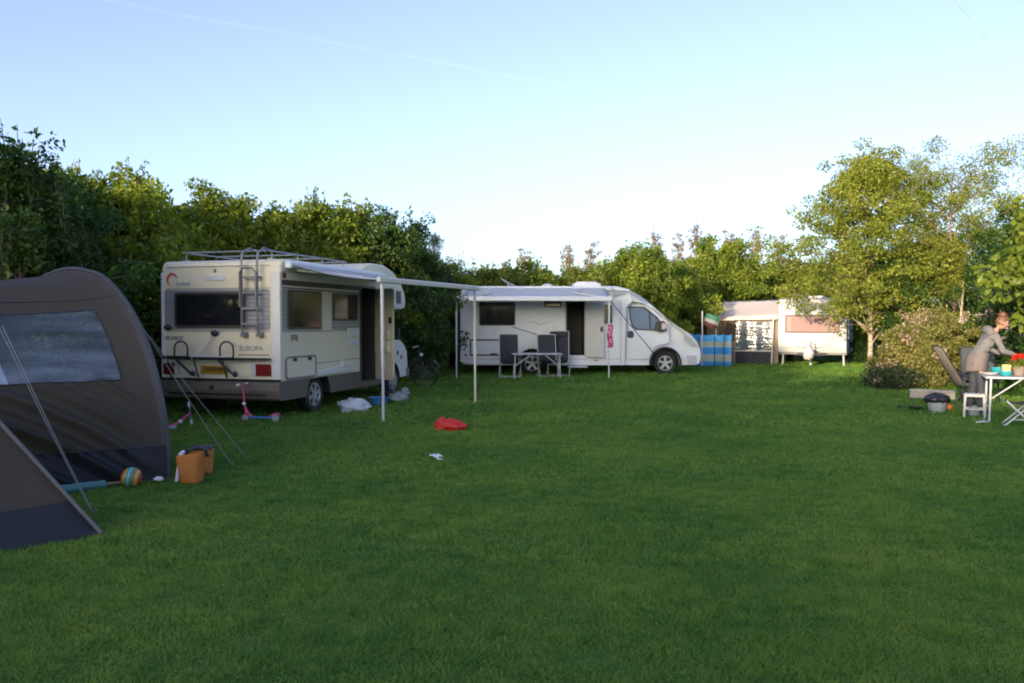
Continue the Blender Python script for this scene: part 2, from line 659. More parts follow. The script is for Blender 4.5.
nt.links.new(cr.outputs['Color'], p.inputs['Base Color'])
nt.links.new(p.outputs['BSDF'], out.inputs['Surface'])
M['pinkcloth'] = pm

def birch_bark():
    """pale stem below, brown limbs above"""
    m, nt, out = new_mat('pale_to_brown_bark')
    N = nt.nodes.new
    L = nt.links.new
    p = N('ShaderNodeBsdfPrincipled')
    p.inputs['Roughness'].default_value = .85
    tc = N('ShaderNodeTexCoord')
    sp = N('ShaderNodeSeparateXYZ')
    L(tc.outputs['Object'], sp.inputs[0])
    mp = N('ShaderNodeMapping')
    mp.inputs['Scale'].default_value = (1, 1, 5)
    L(tc.outputs['Object'], mp.inputs['Vector'])
    no = N('ShaderNodeTexNoise')
    no.inputs['Scale'].default_value = 5
    no.inputs['Detail'].default_value = 6
    L(mp.outputs['Vector'], no.inputs['Vector'])
    c1 = N('ShaderNodeValToRGB')
    c1.color_ramp.elements[0].position = .38
    c1.color_ramp.elements[0].color = (.13, .09, .06, 1)
    c1.color_ramp.elements[1].position = .52
    c1.color_ramp.elements[1].color = (.42, .34, .26, 1)
    L(no.outputs['Fac'], c1.inputs['Fac'])
    mr = N('ShaderNodeMapRange')
    mr.inputs['From Min'].default_value = 1.9
    mr.inputs['From Max'].default_value = 3.2
    L(sp.outputs['Z'], mr.inputs['Value'])
    mx = N('ShaderNodeMix')
    mx.data_type = 'RGBA'
    mx.inputs['B'].default_value = (.1, .07, .05, 1)
    L(c1.outputs['Color'], mx.inputs['A'])
    L(mr.outputs['Result'], mx.inputs['Factor'])
    L(mx.outputs['Result'], p.inputs['Base Color'])
    bp = N('ShaderNodeBump')
    bp.inputs['Strength'].default_value = .5
    bp.inputs['Distance'].default_value = .02
    L(no.outputs['Fac'], bp.inputs['Height'])
    L(bp.outputs['Normal'], p.inputs['Normal'])
    L(p.outputs['BSDF'], out.inputs['Surface'])
    return m


M['birchbark'] = birch_bark()
M['offwhite'] = mat('dull_white_plastic', (0.42, 0.43, 0.43), 0.45, var=.08)

# ------------------------------------------------------------------ lawn
gm, nt, out = new_mat('lawn_soil')
N = nt.nodes.new
L = nt.links.new
p = N('ShaderNodeBsdfPrincipled')
p.inputs['Roughness'].default_value = 0.95
p.inputs['Specular IOR Level'].default_value = 0.1
tc = N('ShaderNodeTexCoord')
n1 = N('ShaderNodeTexNoise')
n1.inputs['Scale'].default_value = 0.45
n1.inputs['Detail'].default_value = 5
n2 = N('ShaderNodeTexNoise')
n2.inputs['Scale'].default_value = 22
n2.inputs['Detail'].default_value = 6
L(tc.outputs['Object'], n1.inputs['Vector'])
L(tc.outputs['Object'], n2.inputs['Vector'])
av = N('ShaderNodeMath')
av.operation = 'MULTIPLY_ADD'
av.inputs[1].default_value = 0.5
L(n1.outputs['Fac'], av.inputs[0])
hf = N('ShaderNodeMath')
hf.operation = 'MULTIPLY'
hf.inputs[1].default_value = 0.5
L(n2.outputs['Fac'], hf.inputs[0])
L(hf.outputs[0], av.inputs[2])
cr = N('ShaderNodeValToRGB')
cr.color_ramp.elements[0].position = 0.34
cr.color_ramp.elements[0].color = (0.04, 0.095, 0.02, 1)
cr.color_ramp.elements[1].position = 0.66
cr.color_ramp.elements[1].color = (0.09, 0.16, 0.03, 1)
L(av.outputs[0], cr.inputs['Fac'])
L(cr.outputs['Color'], p.inputs['Base Color'])
bp = N('ShaderNodeBump')
bp.inputs['Strength'].default_value = 0.7
bp.inputs['Distance'].default_value = 0.03
L(n2.outputs['Fac'], bp.inputs['Height'])
L(bp.outputs['Normal'], p.inputs['Normal'])
L(p.outputs['BSDF'], out.inputs['Surface'])
g = MB()
g.add([(-3000, -3000, 0), (3000, -3000, 0), (3000, 3000, 0), (-3000, 3000, 0)], [(0, 1, 2, 3)])
go = g.build('ground', gm)
go['kind'] = 'structure'

grm, nt, out = new_mat('grass_blades')
N = nt.nodes.new
L = nt.links.new
geo = N('ShaderNodeNewGeometry')
n1 = N('ShaderNodeTexNoise')
n1.inputs['Scale'].default_value = 0.55
n1.inputs['Detail'].default_value = 5
n1.inputs['Roughness'].default_value = 0.65
tc = N('ShaderNodeTexCoord')
L(tc.outputs['Object'], n1.inputs['Vector'])
a1 = N('ShaderNodeMath')
a1.operation = 'MULTIPLY_ADD'
a1.inputs[1].default_value = 0.4
L(geo.outputs['Random Per Island'], a1.inputs[0])
a2 = N('ShaderNodeMath')
a2.operation = 'MULTIPLY_ADD'
a2.inputs[1].default_value = 1.9
a2.inputs[2].default_value = -0.6
L(n1.outputs['Fac'], a2.inputs[0])
n3 = N('ShaderNodeTexNoise')
n3.inputs['Scale'].default_value = 5.5
n3.inputs['Detail'].default_value = 4
L(tc.outputs['Object'], n3.inputs['Vector'])
a3 = N('ShaderNodeMath')
a3.operation = 'MULTIPLY_ADD'
a3.inputs[1].default_value = 1.15
L(n3.outputs['Fac'], a3.inputs[0])
a4 = N('ShaderNodeMath')
a4.operation = 'SUBTRACT'
a4.inputs[1].default_value = 0.57
L(a2.outputs[0], a4.inputs[0])
L(a4.outputs[0], a3.inputs[2])
L(a3.outputs[0], a1.inputs[2])
cr = N('ShaderNodeValToRGB')
e = cr.color_ramp.elements
e[0].position = 0.05
e[0].color = (0.062, 0.17, 0.032, 1)
e[1].position = 1.0
e[1].color = (0.235, 0.335, 0.058, 1)
k = e.new(0.5)
k.color = (0.125, 0.255, 0.043, 1)
L(a1.outputs[0], cr.inputs['Fac'])
p = N('ShaderNodeBsdfPrincipled')
p.inputs['Roughness'].default_value = 0.6
p.inputs['Specular IOR Level'].default_value = 0.2
L(cr.outputs['Color'], p.inputs['Base Color'])
tr = N('ShaderNodeBsdfTranslucent')
L(cr.outputs['Color'], tr.inputs['Color'])
ms = N('ShaderNodeMixShader')
ms.inputs['Fac'].default_value = 0.35
L(p.outputs['BSDF'], ms.inputs[1])
L(tr.outputs['BSDF'], ms.inputs[2])
L(ms.outputs['Shader'], out.inputs['Surface'])


def mesh_from_arrays(name, verts, loops, per):
    """verts (n,3), loops flat vertex indices, per = corners per face"""
    me = bpy.data.meshes.new(name)
    nf = len(loops) // per
    me.vertices.add(len(verts))
    me.vertices.foreach_set('co', np.asarray(verts, dtype=np.float32).ravel())
    me.loops.add(len(loops))
    me.loops.foreach_set('vertex_index', np.asarray(loops, dtype=np.int32))
    me.polygons.add(nf)
    me.polygons.foreach_set('loop_start', np.arange(0, nf * per, per, dtype=np.int32))
    me.update(calc_edges=True)
    return me


rng = np.random.default_rng(5)


def grass():
    P, Hh, W = [], [], []
    for y0, y1, dens, h, wd in ((3.0, 5.5, 15000, .022, .0036), (5.5, 8.5, 7000, .026, .0052), (8.5, 13, 3000, .032, .0075),
                                (13, 20, 900, .045, .014), (20, 34, 330, .055, .024)):
        # trapezoid of the view widened by a metre and a half on both sides
        xa = y1 * 0.64 + 1.5
        n = int(dens * (y1 - y0) * 2 * xa)
        y = rng.uniform(y0, y1, n)
        x = rng.uniform(-xa, xa, n)
        ok = np.abs(x) < y * 0.64 + 1.5
        x, y = x[ok], y[ok]
        # tufts: uneven heights from a few sine fields
        t = np.sin(x * 3.1 + np.sin(y * 2.3) * 1.7) * np.sin(y * 2.7 + np.sin(x * 1.9) * 1.3)
        t2 = np.sin(x * 9.3 + y * 4.1) * np.sin(y * 11.0 - x * 3.7)
        P.append(np.stack([x, y], 1))
        Hh.append(h * (1 + .35 * t + .4 * t2) * rng.uniform(.55, 1.35, len(x)))
        W.append(np.full(len(x), wd) * rng.uniform(.7, 1.3, len(x)))
    P = np.concatenate(P)
    Hh = np.concatenate(Hh)
    W = np.concatenate(W)
    n = len(P)
    a = rng.uniform(0, 2 * np.pi, n)
    b = rng.uniform(0, 2 * np.pi, n)
    lean = Hh * rng.uniform(.4, 1.7, n)
    v = np.zeros((n, 3, 3))
    v[:, 0, 0] = P[:, 0] - np.cos(a) * W
    v[:, 0, 1] = P[:, 1] - np.sin(a) * W
    v[:, 1, 0] = P[:, 0] + np.cos(a) * W
    v[:, 1, 1] = P[:, 1] + np.sin(a) * W
    v[:, 2, 0] = P[:, 0] + np.cos(b) * lean
    v[:, 2, 1] = P[:, 1] + np.sin(b) * lean
    v[:, 2, 2] = Hh
    me = mesh_from_arrays('grass', v.reshape(-1, 3), np.arange(n * 3), 3)
    o = bpy.data.objects.new('grass', me)
    COL.objects.link(o)
    me.materials.append(grm)
    tag(o, 'short mown green grass of the camping lawn', 'grass', kind='stuff')


grass()


# ------------------------------------------------------------------ trees
def leaf_cloud(centers, radii, counts, size, rs, up=0.25, droop=0.0, aspect=0.5):
    """kite-shaped leaves scattered round clump centres; returns vertices and loops"""
    c = np.repeat(centers, counts, 0)
    r = np.repeat(radii, counts, 0)
    n = len(c)
    d = rs.normal(size=(n, 3))
    d /= np.linalg.norm(d, axis=1)[:, None]
    rad = rs.uniform(0.15, 1, n) ** 0.5
    pos = c + d * rad[:, None] * r
    # leaf axis leans outward and down, normal up-ish and random
    ax = d * 0.7 + rs.normal(size=(n, 3)) * 0.6
    ax[:, 2] -= droop
    ax /= np.linalg.norm(ax, axis=1)[:, None]
    nm = rs.normal(size=(n, 3))
    nm[:, 2] += up * 3
    sd = np.cross(ax, nm)
    sd /= np.linalg.norm(sd, axis=1)[:, None] + 1e-9
    nn = np.cross(sd, ax)
    s = size * rs.uniform(.6, 1.35, n)[:, None]
    v = np.zeros((n, 4, 3))
    v[:, 0] = pos - ax * s * .5
    v[:, 1] = pos + sd * s * aspect * .5 + nn * s * .1 - ax * s * 0.05
    v[:, 2] = pos + ax * s * .5 - nn * s * .08
    v[:, 3] = pos - sd * s * aspect * .5 + nn * s * .1 - ax * s * 0.05
    i = np.arange(n)[:, None] * 4
    loops = (i + np.array([[0, 1, 2, 0, 2, 3]])).ravel()
    return v.reshape(-1, 3), loops


def envelope(kind, t):
    """crown half-width (0..1) at relative height t"""
    if kind == 'hedge':
        return max(0.08, min(1, 0.75 + 0.9 * t) * (1 - max(0, (t - .5) / .5) ** 1.7 * .92))
    if kind == 'oval':
        return max(0.06, math.sin(math.pi * min(1, max(0, t * .92 + .08))) ** .75)
    if kind == 'birch':
        return max(0.06, max(0, math.sin(math.pi * min(1, .2 + .8 * t))) ** .85)
    if kind == 'cone':
        return max(0.05, (1 - t) ** .8)
    if kind == 'umbrella':
        return max(0.05, 0.2 + 0.8 * math.sin(math.pi * min(1, max(0, (t - .15) / .95))) ** .8 if t > .15 else .2)
    if kind == 'spire':
        return 0.25 + 0.75 * max(0, 1 - t) ** .7
    return max(.08, math.sqrt(max(0, 1 - (t - .35) ** 2 / .43)))


def tree_meshes(seed, h, rad, base, kind, nlimb, sub, clump, nleaf, leaf, trunk_r, shoots=0, lean=0.0, fill=0, up=.25, droop=.1, aspect=.5, stems=1):
    rs = np.random.default_rng(seed)
    tb = MB()
    cen, rr = [], []
    for st in range(stems):
        off = Vector((0, 0, 0)) if stems == 1 else Vector((rs.normal() * rad * .3, rs.normal() * rad * .3, 0))
        pts = []
        a0 = rs.uniform(0, 6.28)
        for i in range(9):
            t = i / 8
            pts.append(off + Vector((lean * h * t ** 1.4 + math.sin(t * 5 + a0) * .035 * h * t, math.cos(t * 4 + a0) * .03 * h * t, h * .93 * t)))
        tb.tube(pts, [trunk_r * (1.25 if i == 0 else 1) * (1 - .88 * (i / 8)) + .004 for i in range(9)], 8)

        def axis(z):
            q = max(0, min(.999, z / (h * .93))) * 8
            k = int(q)
            return pts[k].lerp(pts[k + 1], q - k)
        for i in range(nlimb // stems):
            t = (i + rs.uniform(0, 1)) / (nlimb // stems)
            zt = base + (1 - base) * t
            rmax = rad * envelope(kind, (zt - base) / (1 - base)) * rs.uniform(.55, 1.25)
            ang = i * 2.399 + rs.uniform(-.5, .5)
            z0 = max(.12 * h, h * (zt - .16 * rs.uniform(.5, 1.2)))
            s = axis(z0)
            e = axis(z0) * 0.5 + axis(h * zt) * 0.5
            e = Vector((e.x + math.cos(ang) * rmax, e.y + math.sin(ang) * rmax, h * zt * rs.uniform(.97, 1.02)))
            mid = s.lerp(e, .5) + Vector((0, 0, .1 * (e - s).length))
            r0 = trunk_r * (.42 - .25 * zt)
            tb.tube([s, s.lerp(mid, .5) + Vector((rs.normal() * .03, rs.normal() * .03, 0)), mid, mid.lerp(e, .6), e], [r0, r0 * .8, r0 * .6, r0 * .38, .004], 5)
            for k in range(sub):
                q = rs.uniform(.3, 1.0)
                b = mid.lerp(e, q) if q > .5 else s.lerp(mid, q * 2)
                d = Vector((rs.normal(), rs.normal(), rs.normal() * .6 + .25))
                d *= rad * rs.uniform(.12, .32) / max(d.length, .1)
                tip = b + d
                tb.tube([b, b.lerp(tip, .5) + Vector((0, 0, .03)), tip], [r0 * .32, r0 * .2, .003], 4)
                cen.append(tip)
                rr.append(clump * rs.uniform(.6, 1.25))
            cen.append(e)
            rr.append(clump * rs.uniform(.7, 1.2))
        for i in range(shoots):
            ang, t = rs.uniform(0, 6.28), rs.uniform(.6, .97)
            q = envelope(kind, t) * rs.uniform(.35, .95)
            b = axis(h * t) + Vector((math.cos(ang) * rad * q, math.sin(ang) * rad * q, 0))
            b.z = h * (base + (1 - base) * t) - .1 * h
            ln = h * rs.uniform(.13, .27)
            tip = b + Vector((rs.normal() * .06 * h * .4, rs.normal() * .06 * h * .4, ln))
            tb.tube([b, b.lerp(tip, .5), tip], [.015, .01, .004], 4)
            for k in range(6):
                cen.append(b.lerp(tip, (k + .6) / 6))
                rr.append(clump * (.46 - .055 * k))
    for i in range(fill):
        t = rs.uniform(0, .9)
        ang, q = rs.uniform(0, 6.28), rs.uniform(0, 1) ** .6
        rm = rad * envelope(kind, t) * .92
        c = Vector((lean * h * (base + (1 - base) * t) ** 1.4 + math.cos(ang) * rm * q, math.sin(ang) * rm * q, h * (base + (1 - base) * t)))
        cen.append(c)
        rr.append(clump * rs.uniform(.7, 1.3))
    cen = np.array([tuple(c) for c in cen])
    cen[:, 2] = np.maximum(cen[:, 2], .12)
    rr = np.array(rr)
    wt = rr ** 2 * rs.uniform(.5, 1.5, len(rr))
    counts = np.maximum(3, (wt / wt.sum() * nleaf)).astype(int)
    rad3 = np.stack([rr, rr, rr * .72], 1)
    v, lo = leaf_cloud(cen, rad3, counts, leaf, rs, up, droop, aspect)
    v[:, 2] = np.maximum(v[:, 2], 0.01)
    crown = mesh_from_arrays('crown', v, lo, 3)
    me = bpy.data.meshes.new('trunk')
    me.from_pydata(tb.v, [], tb.f)
    me.shade_smooth()
    return me, crown, cen, rr


def with_mats(tm, leafm, barkm):
    a, b = tm[0], tm[1]
    a.materials.append(barkm)
    b.materials.append(leafm)
    return tm


def plant(name, label, cat, tm, x, y, rz=0.0, s=1.0, sz=None, group=None):
    t = thing(name, label, cat, (x, y, 0), rz, group)
    t.scale = (s, s, sz if sz else s)
    for nm, me in (('trunk', tm[0]), ('crown', tm[1])):
        o = bpy.data.objects.new(nm, me)
        COL.objects.link(o)
        o.parent = t
    return t


# kinds of hedge tree, each mesh shared by a few individuals
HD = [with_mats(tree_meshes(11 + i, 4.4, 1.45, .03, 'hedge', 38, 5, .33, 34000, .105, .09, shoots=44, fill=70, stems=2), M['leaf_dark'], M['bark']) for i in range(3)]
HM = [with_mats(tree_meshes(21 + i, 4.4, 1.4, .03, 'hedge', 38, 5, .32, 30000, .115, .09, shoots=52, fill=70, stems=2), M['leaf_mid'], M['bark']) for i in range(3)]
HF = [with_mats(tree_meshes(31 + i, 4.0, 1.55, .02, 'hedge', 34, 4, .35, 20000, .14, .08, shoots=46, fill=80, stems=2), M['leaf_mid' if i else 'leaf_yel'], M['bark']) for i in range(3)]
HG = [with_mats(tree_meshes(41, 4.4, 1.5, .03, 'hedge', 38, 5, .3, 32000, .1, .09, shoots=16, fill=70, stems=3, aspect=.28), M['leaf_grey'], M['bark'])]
PO = [with_mats(tree_meshes(51 + i, 6.3, .75, .12, 'spire', 44, 3, .2, 2600, .13, .07, shoots=5, up=.1, aspect=.4), M['leaf_rust'], M['redbark']) for i in range(2)]
GHL = 'trees of the left hedge'
GHF = 'trees of the far hedge'
GPO = 'thin trees beyond the far hedge'
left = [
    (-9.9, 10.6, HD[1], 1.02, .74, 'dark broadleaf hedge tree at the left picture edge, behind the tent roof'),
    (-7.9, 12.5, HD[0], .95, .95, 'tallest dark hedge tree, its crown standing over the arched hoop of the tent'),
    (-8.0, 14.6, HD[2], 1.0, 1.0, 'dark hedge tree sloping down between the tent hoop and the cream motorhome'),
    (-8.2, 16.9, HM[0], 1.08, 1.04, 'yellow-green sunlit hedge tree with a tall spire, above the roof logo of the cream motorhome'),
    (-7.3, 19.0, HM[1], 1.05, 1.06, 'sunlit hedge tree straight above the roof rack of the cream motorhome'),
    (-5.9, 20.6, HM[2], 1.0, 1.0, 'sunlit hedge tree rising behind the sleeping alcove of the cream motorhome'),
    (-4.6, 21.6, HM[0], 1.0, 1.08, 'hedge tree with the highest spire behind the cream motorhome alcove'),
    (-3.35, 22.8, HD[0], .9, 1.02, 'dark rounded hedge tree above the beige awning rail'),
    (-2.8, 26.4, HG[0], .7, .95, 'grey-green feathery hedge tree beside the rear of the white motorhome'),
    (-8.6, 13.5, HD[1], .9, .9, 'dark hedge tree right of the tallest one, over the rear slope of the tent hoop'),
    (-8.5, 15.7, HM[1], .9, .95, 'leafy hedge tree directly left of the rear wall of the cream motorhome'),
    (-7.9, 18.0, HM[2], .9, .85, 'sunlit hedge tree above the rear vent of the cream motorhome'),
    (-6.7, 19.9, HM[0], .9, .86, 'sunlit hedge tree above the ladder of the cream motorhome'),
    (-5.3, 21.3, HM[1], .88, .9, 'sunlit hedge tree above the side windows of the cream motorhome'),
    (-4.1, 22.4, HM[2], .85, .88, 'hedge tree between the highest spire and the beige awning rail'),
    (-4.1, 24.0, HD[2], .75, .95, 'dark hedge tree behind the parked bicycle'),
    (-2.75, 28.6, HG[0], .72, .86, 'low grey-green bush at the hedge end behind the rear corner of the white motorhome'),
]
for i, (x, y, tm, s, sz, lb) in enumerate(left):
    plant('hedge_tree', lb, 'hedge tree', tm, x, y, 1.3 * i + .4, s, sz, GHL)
far = [
    (-1.0, 30.2, HF[0], .95, .88, 'low yellow-green hedge tree behind the rear of the white motorhome'),
    (0.6, 30.6, HF[1], .95, .9, 'hedge tree behind the satellite dish of the white motorhome'),
    (2.3, 30.4, HF[0], .98, .88, 'yellow-green hedge tree behind the middle of the white awning'),
    (3.9, 31.2, HF[2], .95, .95, 'hedge tree behind the roof hatch of the white motorhome'),
    (5.1, 30.6, HM[1], 1.0, .98, 'round bright green tree above the sloping cab roof of the white motorhome'),
    (5.9, 33.8, HF[1], .98, .9, 'dark shaded hedge tree above the windscreen of the white motorhome'),
    (7.2, 36.8, HF[2], 1.05, 1.02, 'hedge tree above the striped windbreak and the small flag'),
    (10.0, 37.8, HM[2], 1.15, 1.2, 'tall bright green tree above the caravan awning roof'),
    (11.9, 39.0, HM[0], 1.1, 1.0, 'bright green tree behind the joint of awning and caravan'),
    (13.6, 39.6, HF[0], 1.1, 1.12, 'yellow-green hedge tree behind the caravan roof'),
    (15.4, 39.2, HF[1], 1.1, 1.2, 'hedge tree behind the right corner of the caravan'),
    (16.6, 36.8, HF[2], 1.1, 1.1, 'shaded hedge tree behind the birch trunk'),
    (-2.0, 29.6, HF[1], .95, .86, 'low hedge tree in the dip behind the rear awning leg of the white motorhome'),
    (-.2, 31.2, HF[2], .95, .86, 'low hedge tree over the left side window of the white motorhome'),
    (1.5, 31.4, HF[1], .95, .88, 'low hedge tree right of the satellite dish of the white motorhome'),
    (3.1, 31.6, HF[2], .95, .9, 'hedge tree between the satellite dish and the roof hatch'),
    (4.5, 32.4, HM[2], .9, .8, 'bright hedge tree over the front end of the white awning'),
    (5.6, 33.0, HM[0], .9, .82, 'bright hedge tree right of the round one over the white cab'),
    (6.7, 35.4, HF[0], 1.0, .95, 'yellow-green hedge tree between the white cab and the flag'),
    (8.6, 38.2, HM[1], 1.1, .98, 'bright hedge tree straight above the flag'),
    (15.2, 32.5, HD[1], .8, .55, 'low dark shrub in the shade between caravan and birch trunk'),
]
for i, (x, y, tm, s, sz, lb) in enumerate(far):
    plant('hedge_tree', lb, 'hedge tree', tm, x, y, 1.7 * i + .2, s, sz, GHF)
for i, (px, py, d, lb) in enumerate([
    (528, 250, 42, 'thin rusty tree top over the satellite dish of the white motorhome'),
    (570, 244, 44, 'thin rusty tree top over the middle of the white awning'),
    (592, 243, 43, 'thin rusty tree top over the roof hatch of the white motorhome'),
    (653, 232, 46, 'thin rusty tree top left of the tallest spire, over the white cab'),
    (674, 236, 45, 'small rusty tree top between the white cab and the windbreak'),
    (695, 224, 45, 'tallest thin rusty spire, over the nose of the white motorhome'),
    (731, 232, 46, 'thin rusty tree top over the left end of the caravan awning'),
    (758, 230, 46, 'thin rusty spire standing over the middle of the caravan awning'),
    (781, 236, 45, 'thin rusty tree top over the left edge of the caravan'),
]):
    top = H + (HOR - py) / F * d
    plant('thin_tree', lb, 'tree', PO[i % 2], (px - 512) / F * d, d, i * 2.1, .95, top / 6.3, GPO)

# right-hand clump
birch = with_mats(tree_meshes(61, 7.1, 2.75, .27, 'birch', 66, 7, .35, 46000, .11, .085, shoots=16, fill=80, droop=.35), M['leaf_birch'], M['birchbark'])
plant('birch_tree', 'tall yellow-green birch with pale sunlit trunk in front of the caravan', 'tree', birch, 11.95, 27.6, .5)
thin = with_mats(tree_meshes(63, 6.9, 1.9, .42, 'umbrella', 40, 9, .36, 25000, .1, .07, shoots=0, lean=-.03, droop=.1, aspect=.3), M['leaf_birch'], M['redbark'])
plant('sparse_tree', 'sparse tall tree with reddish branches and open crown, right of the birch', 'tree', thin, 13.7, 25.6, 1.0)
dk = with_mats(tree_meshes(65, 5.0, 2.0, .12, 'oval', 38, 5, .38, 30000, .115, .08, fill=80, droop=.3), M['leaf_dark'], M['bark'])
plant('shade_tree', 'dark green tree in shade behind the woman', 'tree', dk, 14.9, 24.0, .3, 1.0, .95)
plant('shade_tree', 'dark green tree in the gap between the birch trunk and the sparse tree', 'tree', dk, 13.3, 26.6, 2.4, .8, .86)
big = with_mats(tree_meshes(67, 4.3, 1.6, .45, 'oval', 32, 5, .4, 8500, .15, .07, fill=24, droop=.5, aspect=.75), M['leaf_big'], M['bark'])
plant('large_leaved_tree', 'bright green tree with large leaves cut off by the right picture edge', 'tree', big, 11.0, 15.6, .9)
pale = with_mats(tree_meshes(69, 3.0, .13, .6, 'spire', 4, 1, .12, 60, .1, .075), M['leaf_birch'], M['birchbark'])
plant('young_tree', 'pale slender sunlit trunk between the two recliners', 'tree', pale, 12.6, 23.2, .2)


def bush(name, label, cat, seed, x, y, h, rad, leafm, nleaf, size, blossom=None, nb=0, sx=1.0, bs=.09):
    tm = with_mats(tree_meshes(seed, h, rad, .04, 'round', 40, 4, .2, nleaf * 2, size, .022, shoots=10, fill=60, stems=3), leafm, M['bark'])
    t = plant(name, label, cat, tm, x, y, .3 * seed)
    if blossom:
        rs = np.random.default_rng(seed + 900)
        pick = rs.choice(len(tm[2]), nb)
        c = tm[2][pick] + rs.normal(size=(nb, 3)) * .1
        c[:, 2] = np.maximum(c[:, 2] + .06, .1)
        v, lo = leaf_cloud(c, np.full((nb, 3), bs * 1.5) * rs.uniform(.6, 1.3, (nb, 1)), np.full(nb, 34), bs * .5, rs, aspect=.9)
        o = bpy.data.objects.new('blossom', mesh_from_arrays('blossom', v, lo, 3))
        o.data.materials.append(blossom)
        COL.objects.link(o)
        o.parent = t
    return t


GB = 'bushes on the right side of the lawn'
for args, grp in (
    (('flowering_bush', 'broad sunlit bush with pale pink blossom left of the recliner', 'bush', 71, 10.05, 20.7, 1.45, .72, M['leaf_bush'], 9000, .085, M['blossom'], 46), GB),
    (('flowering_bush', 'taller sunlit bush with peach blossom behind the recliner back', 'bush', 73, 11.0, 21.6, 1.9, .78, M['leaf_bush'], 9000, .085, M['blossom'], 26), GB),
    (('low_bush', 'low dull green bush at the lawn edge below the birch trunk', 'bush', 75, 9.35, 20.3, .5, .45, M['leaf_grey'], 3500, .07, M['blossom'], 8), GB),
    (('leafy_bush', 'yellow-green sunlit bush between the recliners and the woman', 'bush', 77, 12.3, 23.2, 1.7, 1.0, M['leaf_birch'], 7000, .09), GB),
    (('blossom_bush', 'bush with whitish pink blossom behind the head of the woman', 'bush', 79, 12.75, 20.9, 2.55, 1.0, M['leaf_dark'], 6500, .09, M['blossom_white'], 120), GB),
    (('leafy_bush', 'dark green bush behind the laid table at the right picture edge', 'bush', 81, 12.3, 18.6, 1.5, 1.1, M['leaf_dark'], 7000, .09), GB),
):
    b = bush(*args)
    b['group'] = grp

# trees behind the photographer that shade the lawn
GC = 'tall trees behind the photographer'
CT = [with_mats(tree_meshes(91 + i, 8.4, 2.4, .04, 'hedge', 34, 4, .62, 14000, .3, .16, shoots=4, fill=220, stems=2), M['leaf_dark'], M['bark']) for i in range(2)]
spots = [(-46.5 + i * 2.0, 7.0) for i in range(7)]
spots += [(-32.2, 7.2), (-30.2, 7.6), (-27.6, 10.6), (-26.2, 10.2), (-24.8, 9.5), (-23.4, 8.9), (-21.8, 8.0), (-20.4, 7.5), (-19, 7.1), (-17.4, 6.8), (-15.8, 6.3), (-14.2, 5.9), (-12.4, 5.6), (-10.6, 5.4), (-8.6, 5.2), (-6.6, 5.0), (-4.4, 4.8), (-2, 4.6), (.6, 4.5)]
for i, (x, h) in enumerate(spots):
    plant('shade_tree', 'tall dense tree in the row behind the photographer, outside the picture', 'tree', CT[i % 2], x, -25.2 + (i % 3) * .5, i * 1.9, .95, h / 8.4, GC)
    plant('shade_tree', 'tall dense tree in the row behind the photographer, outside the picture', 'tree', CT[(i + 1) % 2], x + .9, -27.6 + (i % 2) * .5, i * 1.3, .95, h * .72 / 8.4, GC)

# ------------------------------------------------------------------ helpers for vehicles (X forward, Y left, Z up)
SIDE = Matrix(((1, 0, 0, 0), (0, 0, -1, 0), (0, 1, 0, 0), (0, 0, 0, 1)))       # text or outline on the right flank
REAR = Matrix(((0, 0, -1, 0), (-1, 0, 0, 0), (0, 1, 0, 0), (0, 0, 0, 1)))      # on the tail
FRONT = Matrix(((0, 0, 1, 0), (1, 0, 0, 0), (0, 1, 0, 0), (0, 0, 0, 1)))       # on the nose


def side_panel(outl, y, t):
    """flat outline (x, z) standing t proud of the right flank plane y"""
    m = MB()
    m.prism(outl, y - t, y + .004, lambda u, v, s: (u, s, v))
    return m


def rear_panel(outl, x, t):
    """flat outline (y, z) standing t proud of the tail plane x"""
    m = MB()
    m.prism(outl, x - t, x + .004, lambda u, v, s: (s, u, v))
    return m


def wheel(parent, x, y, r, wd, spokes=5, steer=0.0):
    """tyre, rim with spokes and hub; outer face towards -Y"""
    m = MB()
    m.lathe([(r * .62, -wd * .38), (r * .7, -wd * .48), (r * .9, -wd * .5), (r * .98, -wd * .38), (r, -wd * .2), (r, wd * .2), (r * .98, wd * .38), (r * .9, wd * .5), (r * .6, wd * .5)], (0, 0, 0), 36, 'Y')
    e = m.build('wheel', M['black'], parent, smooth=True)
    e.location = (x, y, r)
    d = MB()
    d.lathe([(r * .62, -wd * .42), (r * .645, -wd * .46), (r * .6, -wd * .47), (r * .56, -wd * .36), (r * .18, -wd * .34), (r * .15, -wd * .46), (0.001, -wd * .48)], (0, 0, 0), 30, 'Y', cap=False)
    for k in range(spokes):
        w = 2 * math.pi * k / spokes + .3
        a = Vector((math.cos(w) * r * .14, -wd * .42, math.sin(w) * r * .14))
        b = Vector((math.cos(w) * r * .6, -wd * .45, math.sin(w) * r * .6))
        d.bar(a, b, r * .2, wd * .12, up=(0, 1, 0))
    d.build('rim', M['hub'], e, smooth=True)
    h = MB()
    for k in range(spokes):
        w = 2 * math.pi * (k + .5) / spokes + .3
        h.lathe([(r * .1, -wd * .365), (r * .001, -wd * .366)], (math.cos(w) * r * .4, 0, math.sin(w) * r * .4), 10, 'Y', cap=False)
    h.build('rim_opening', M['dark'], e)
    return e


def cyl_cutter(x, y0, y1, r, z):
    m = MB()
    m.lathe([(r, y0), (r, y1)], (x, 0, z), 40, 'Y')
    return m.build('cutter', M['dark'])


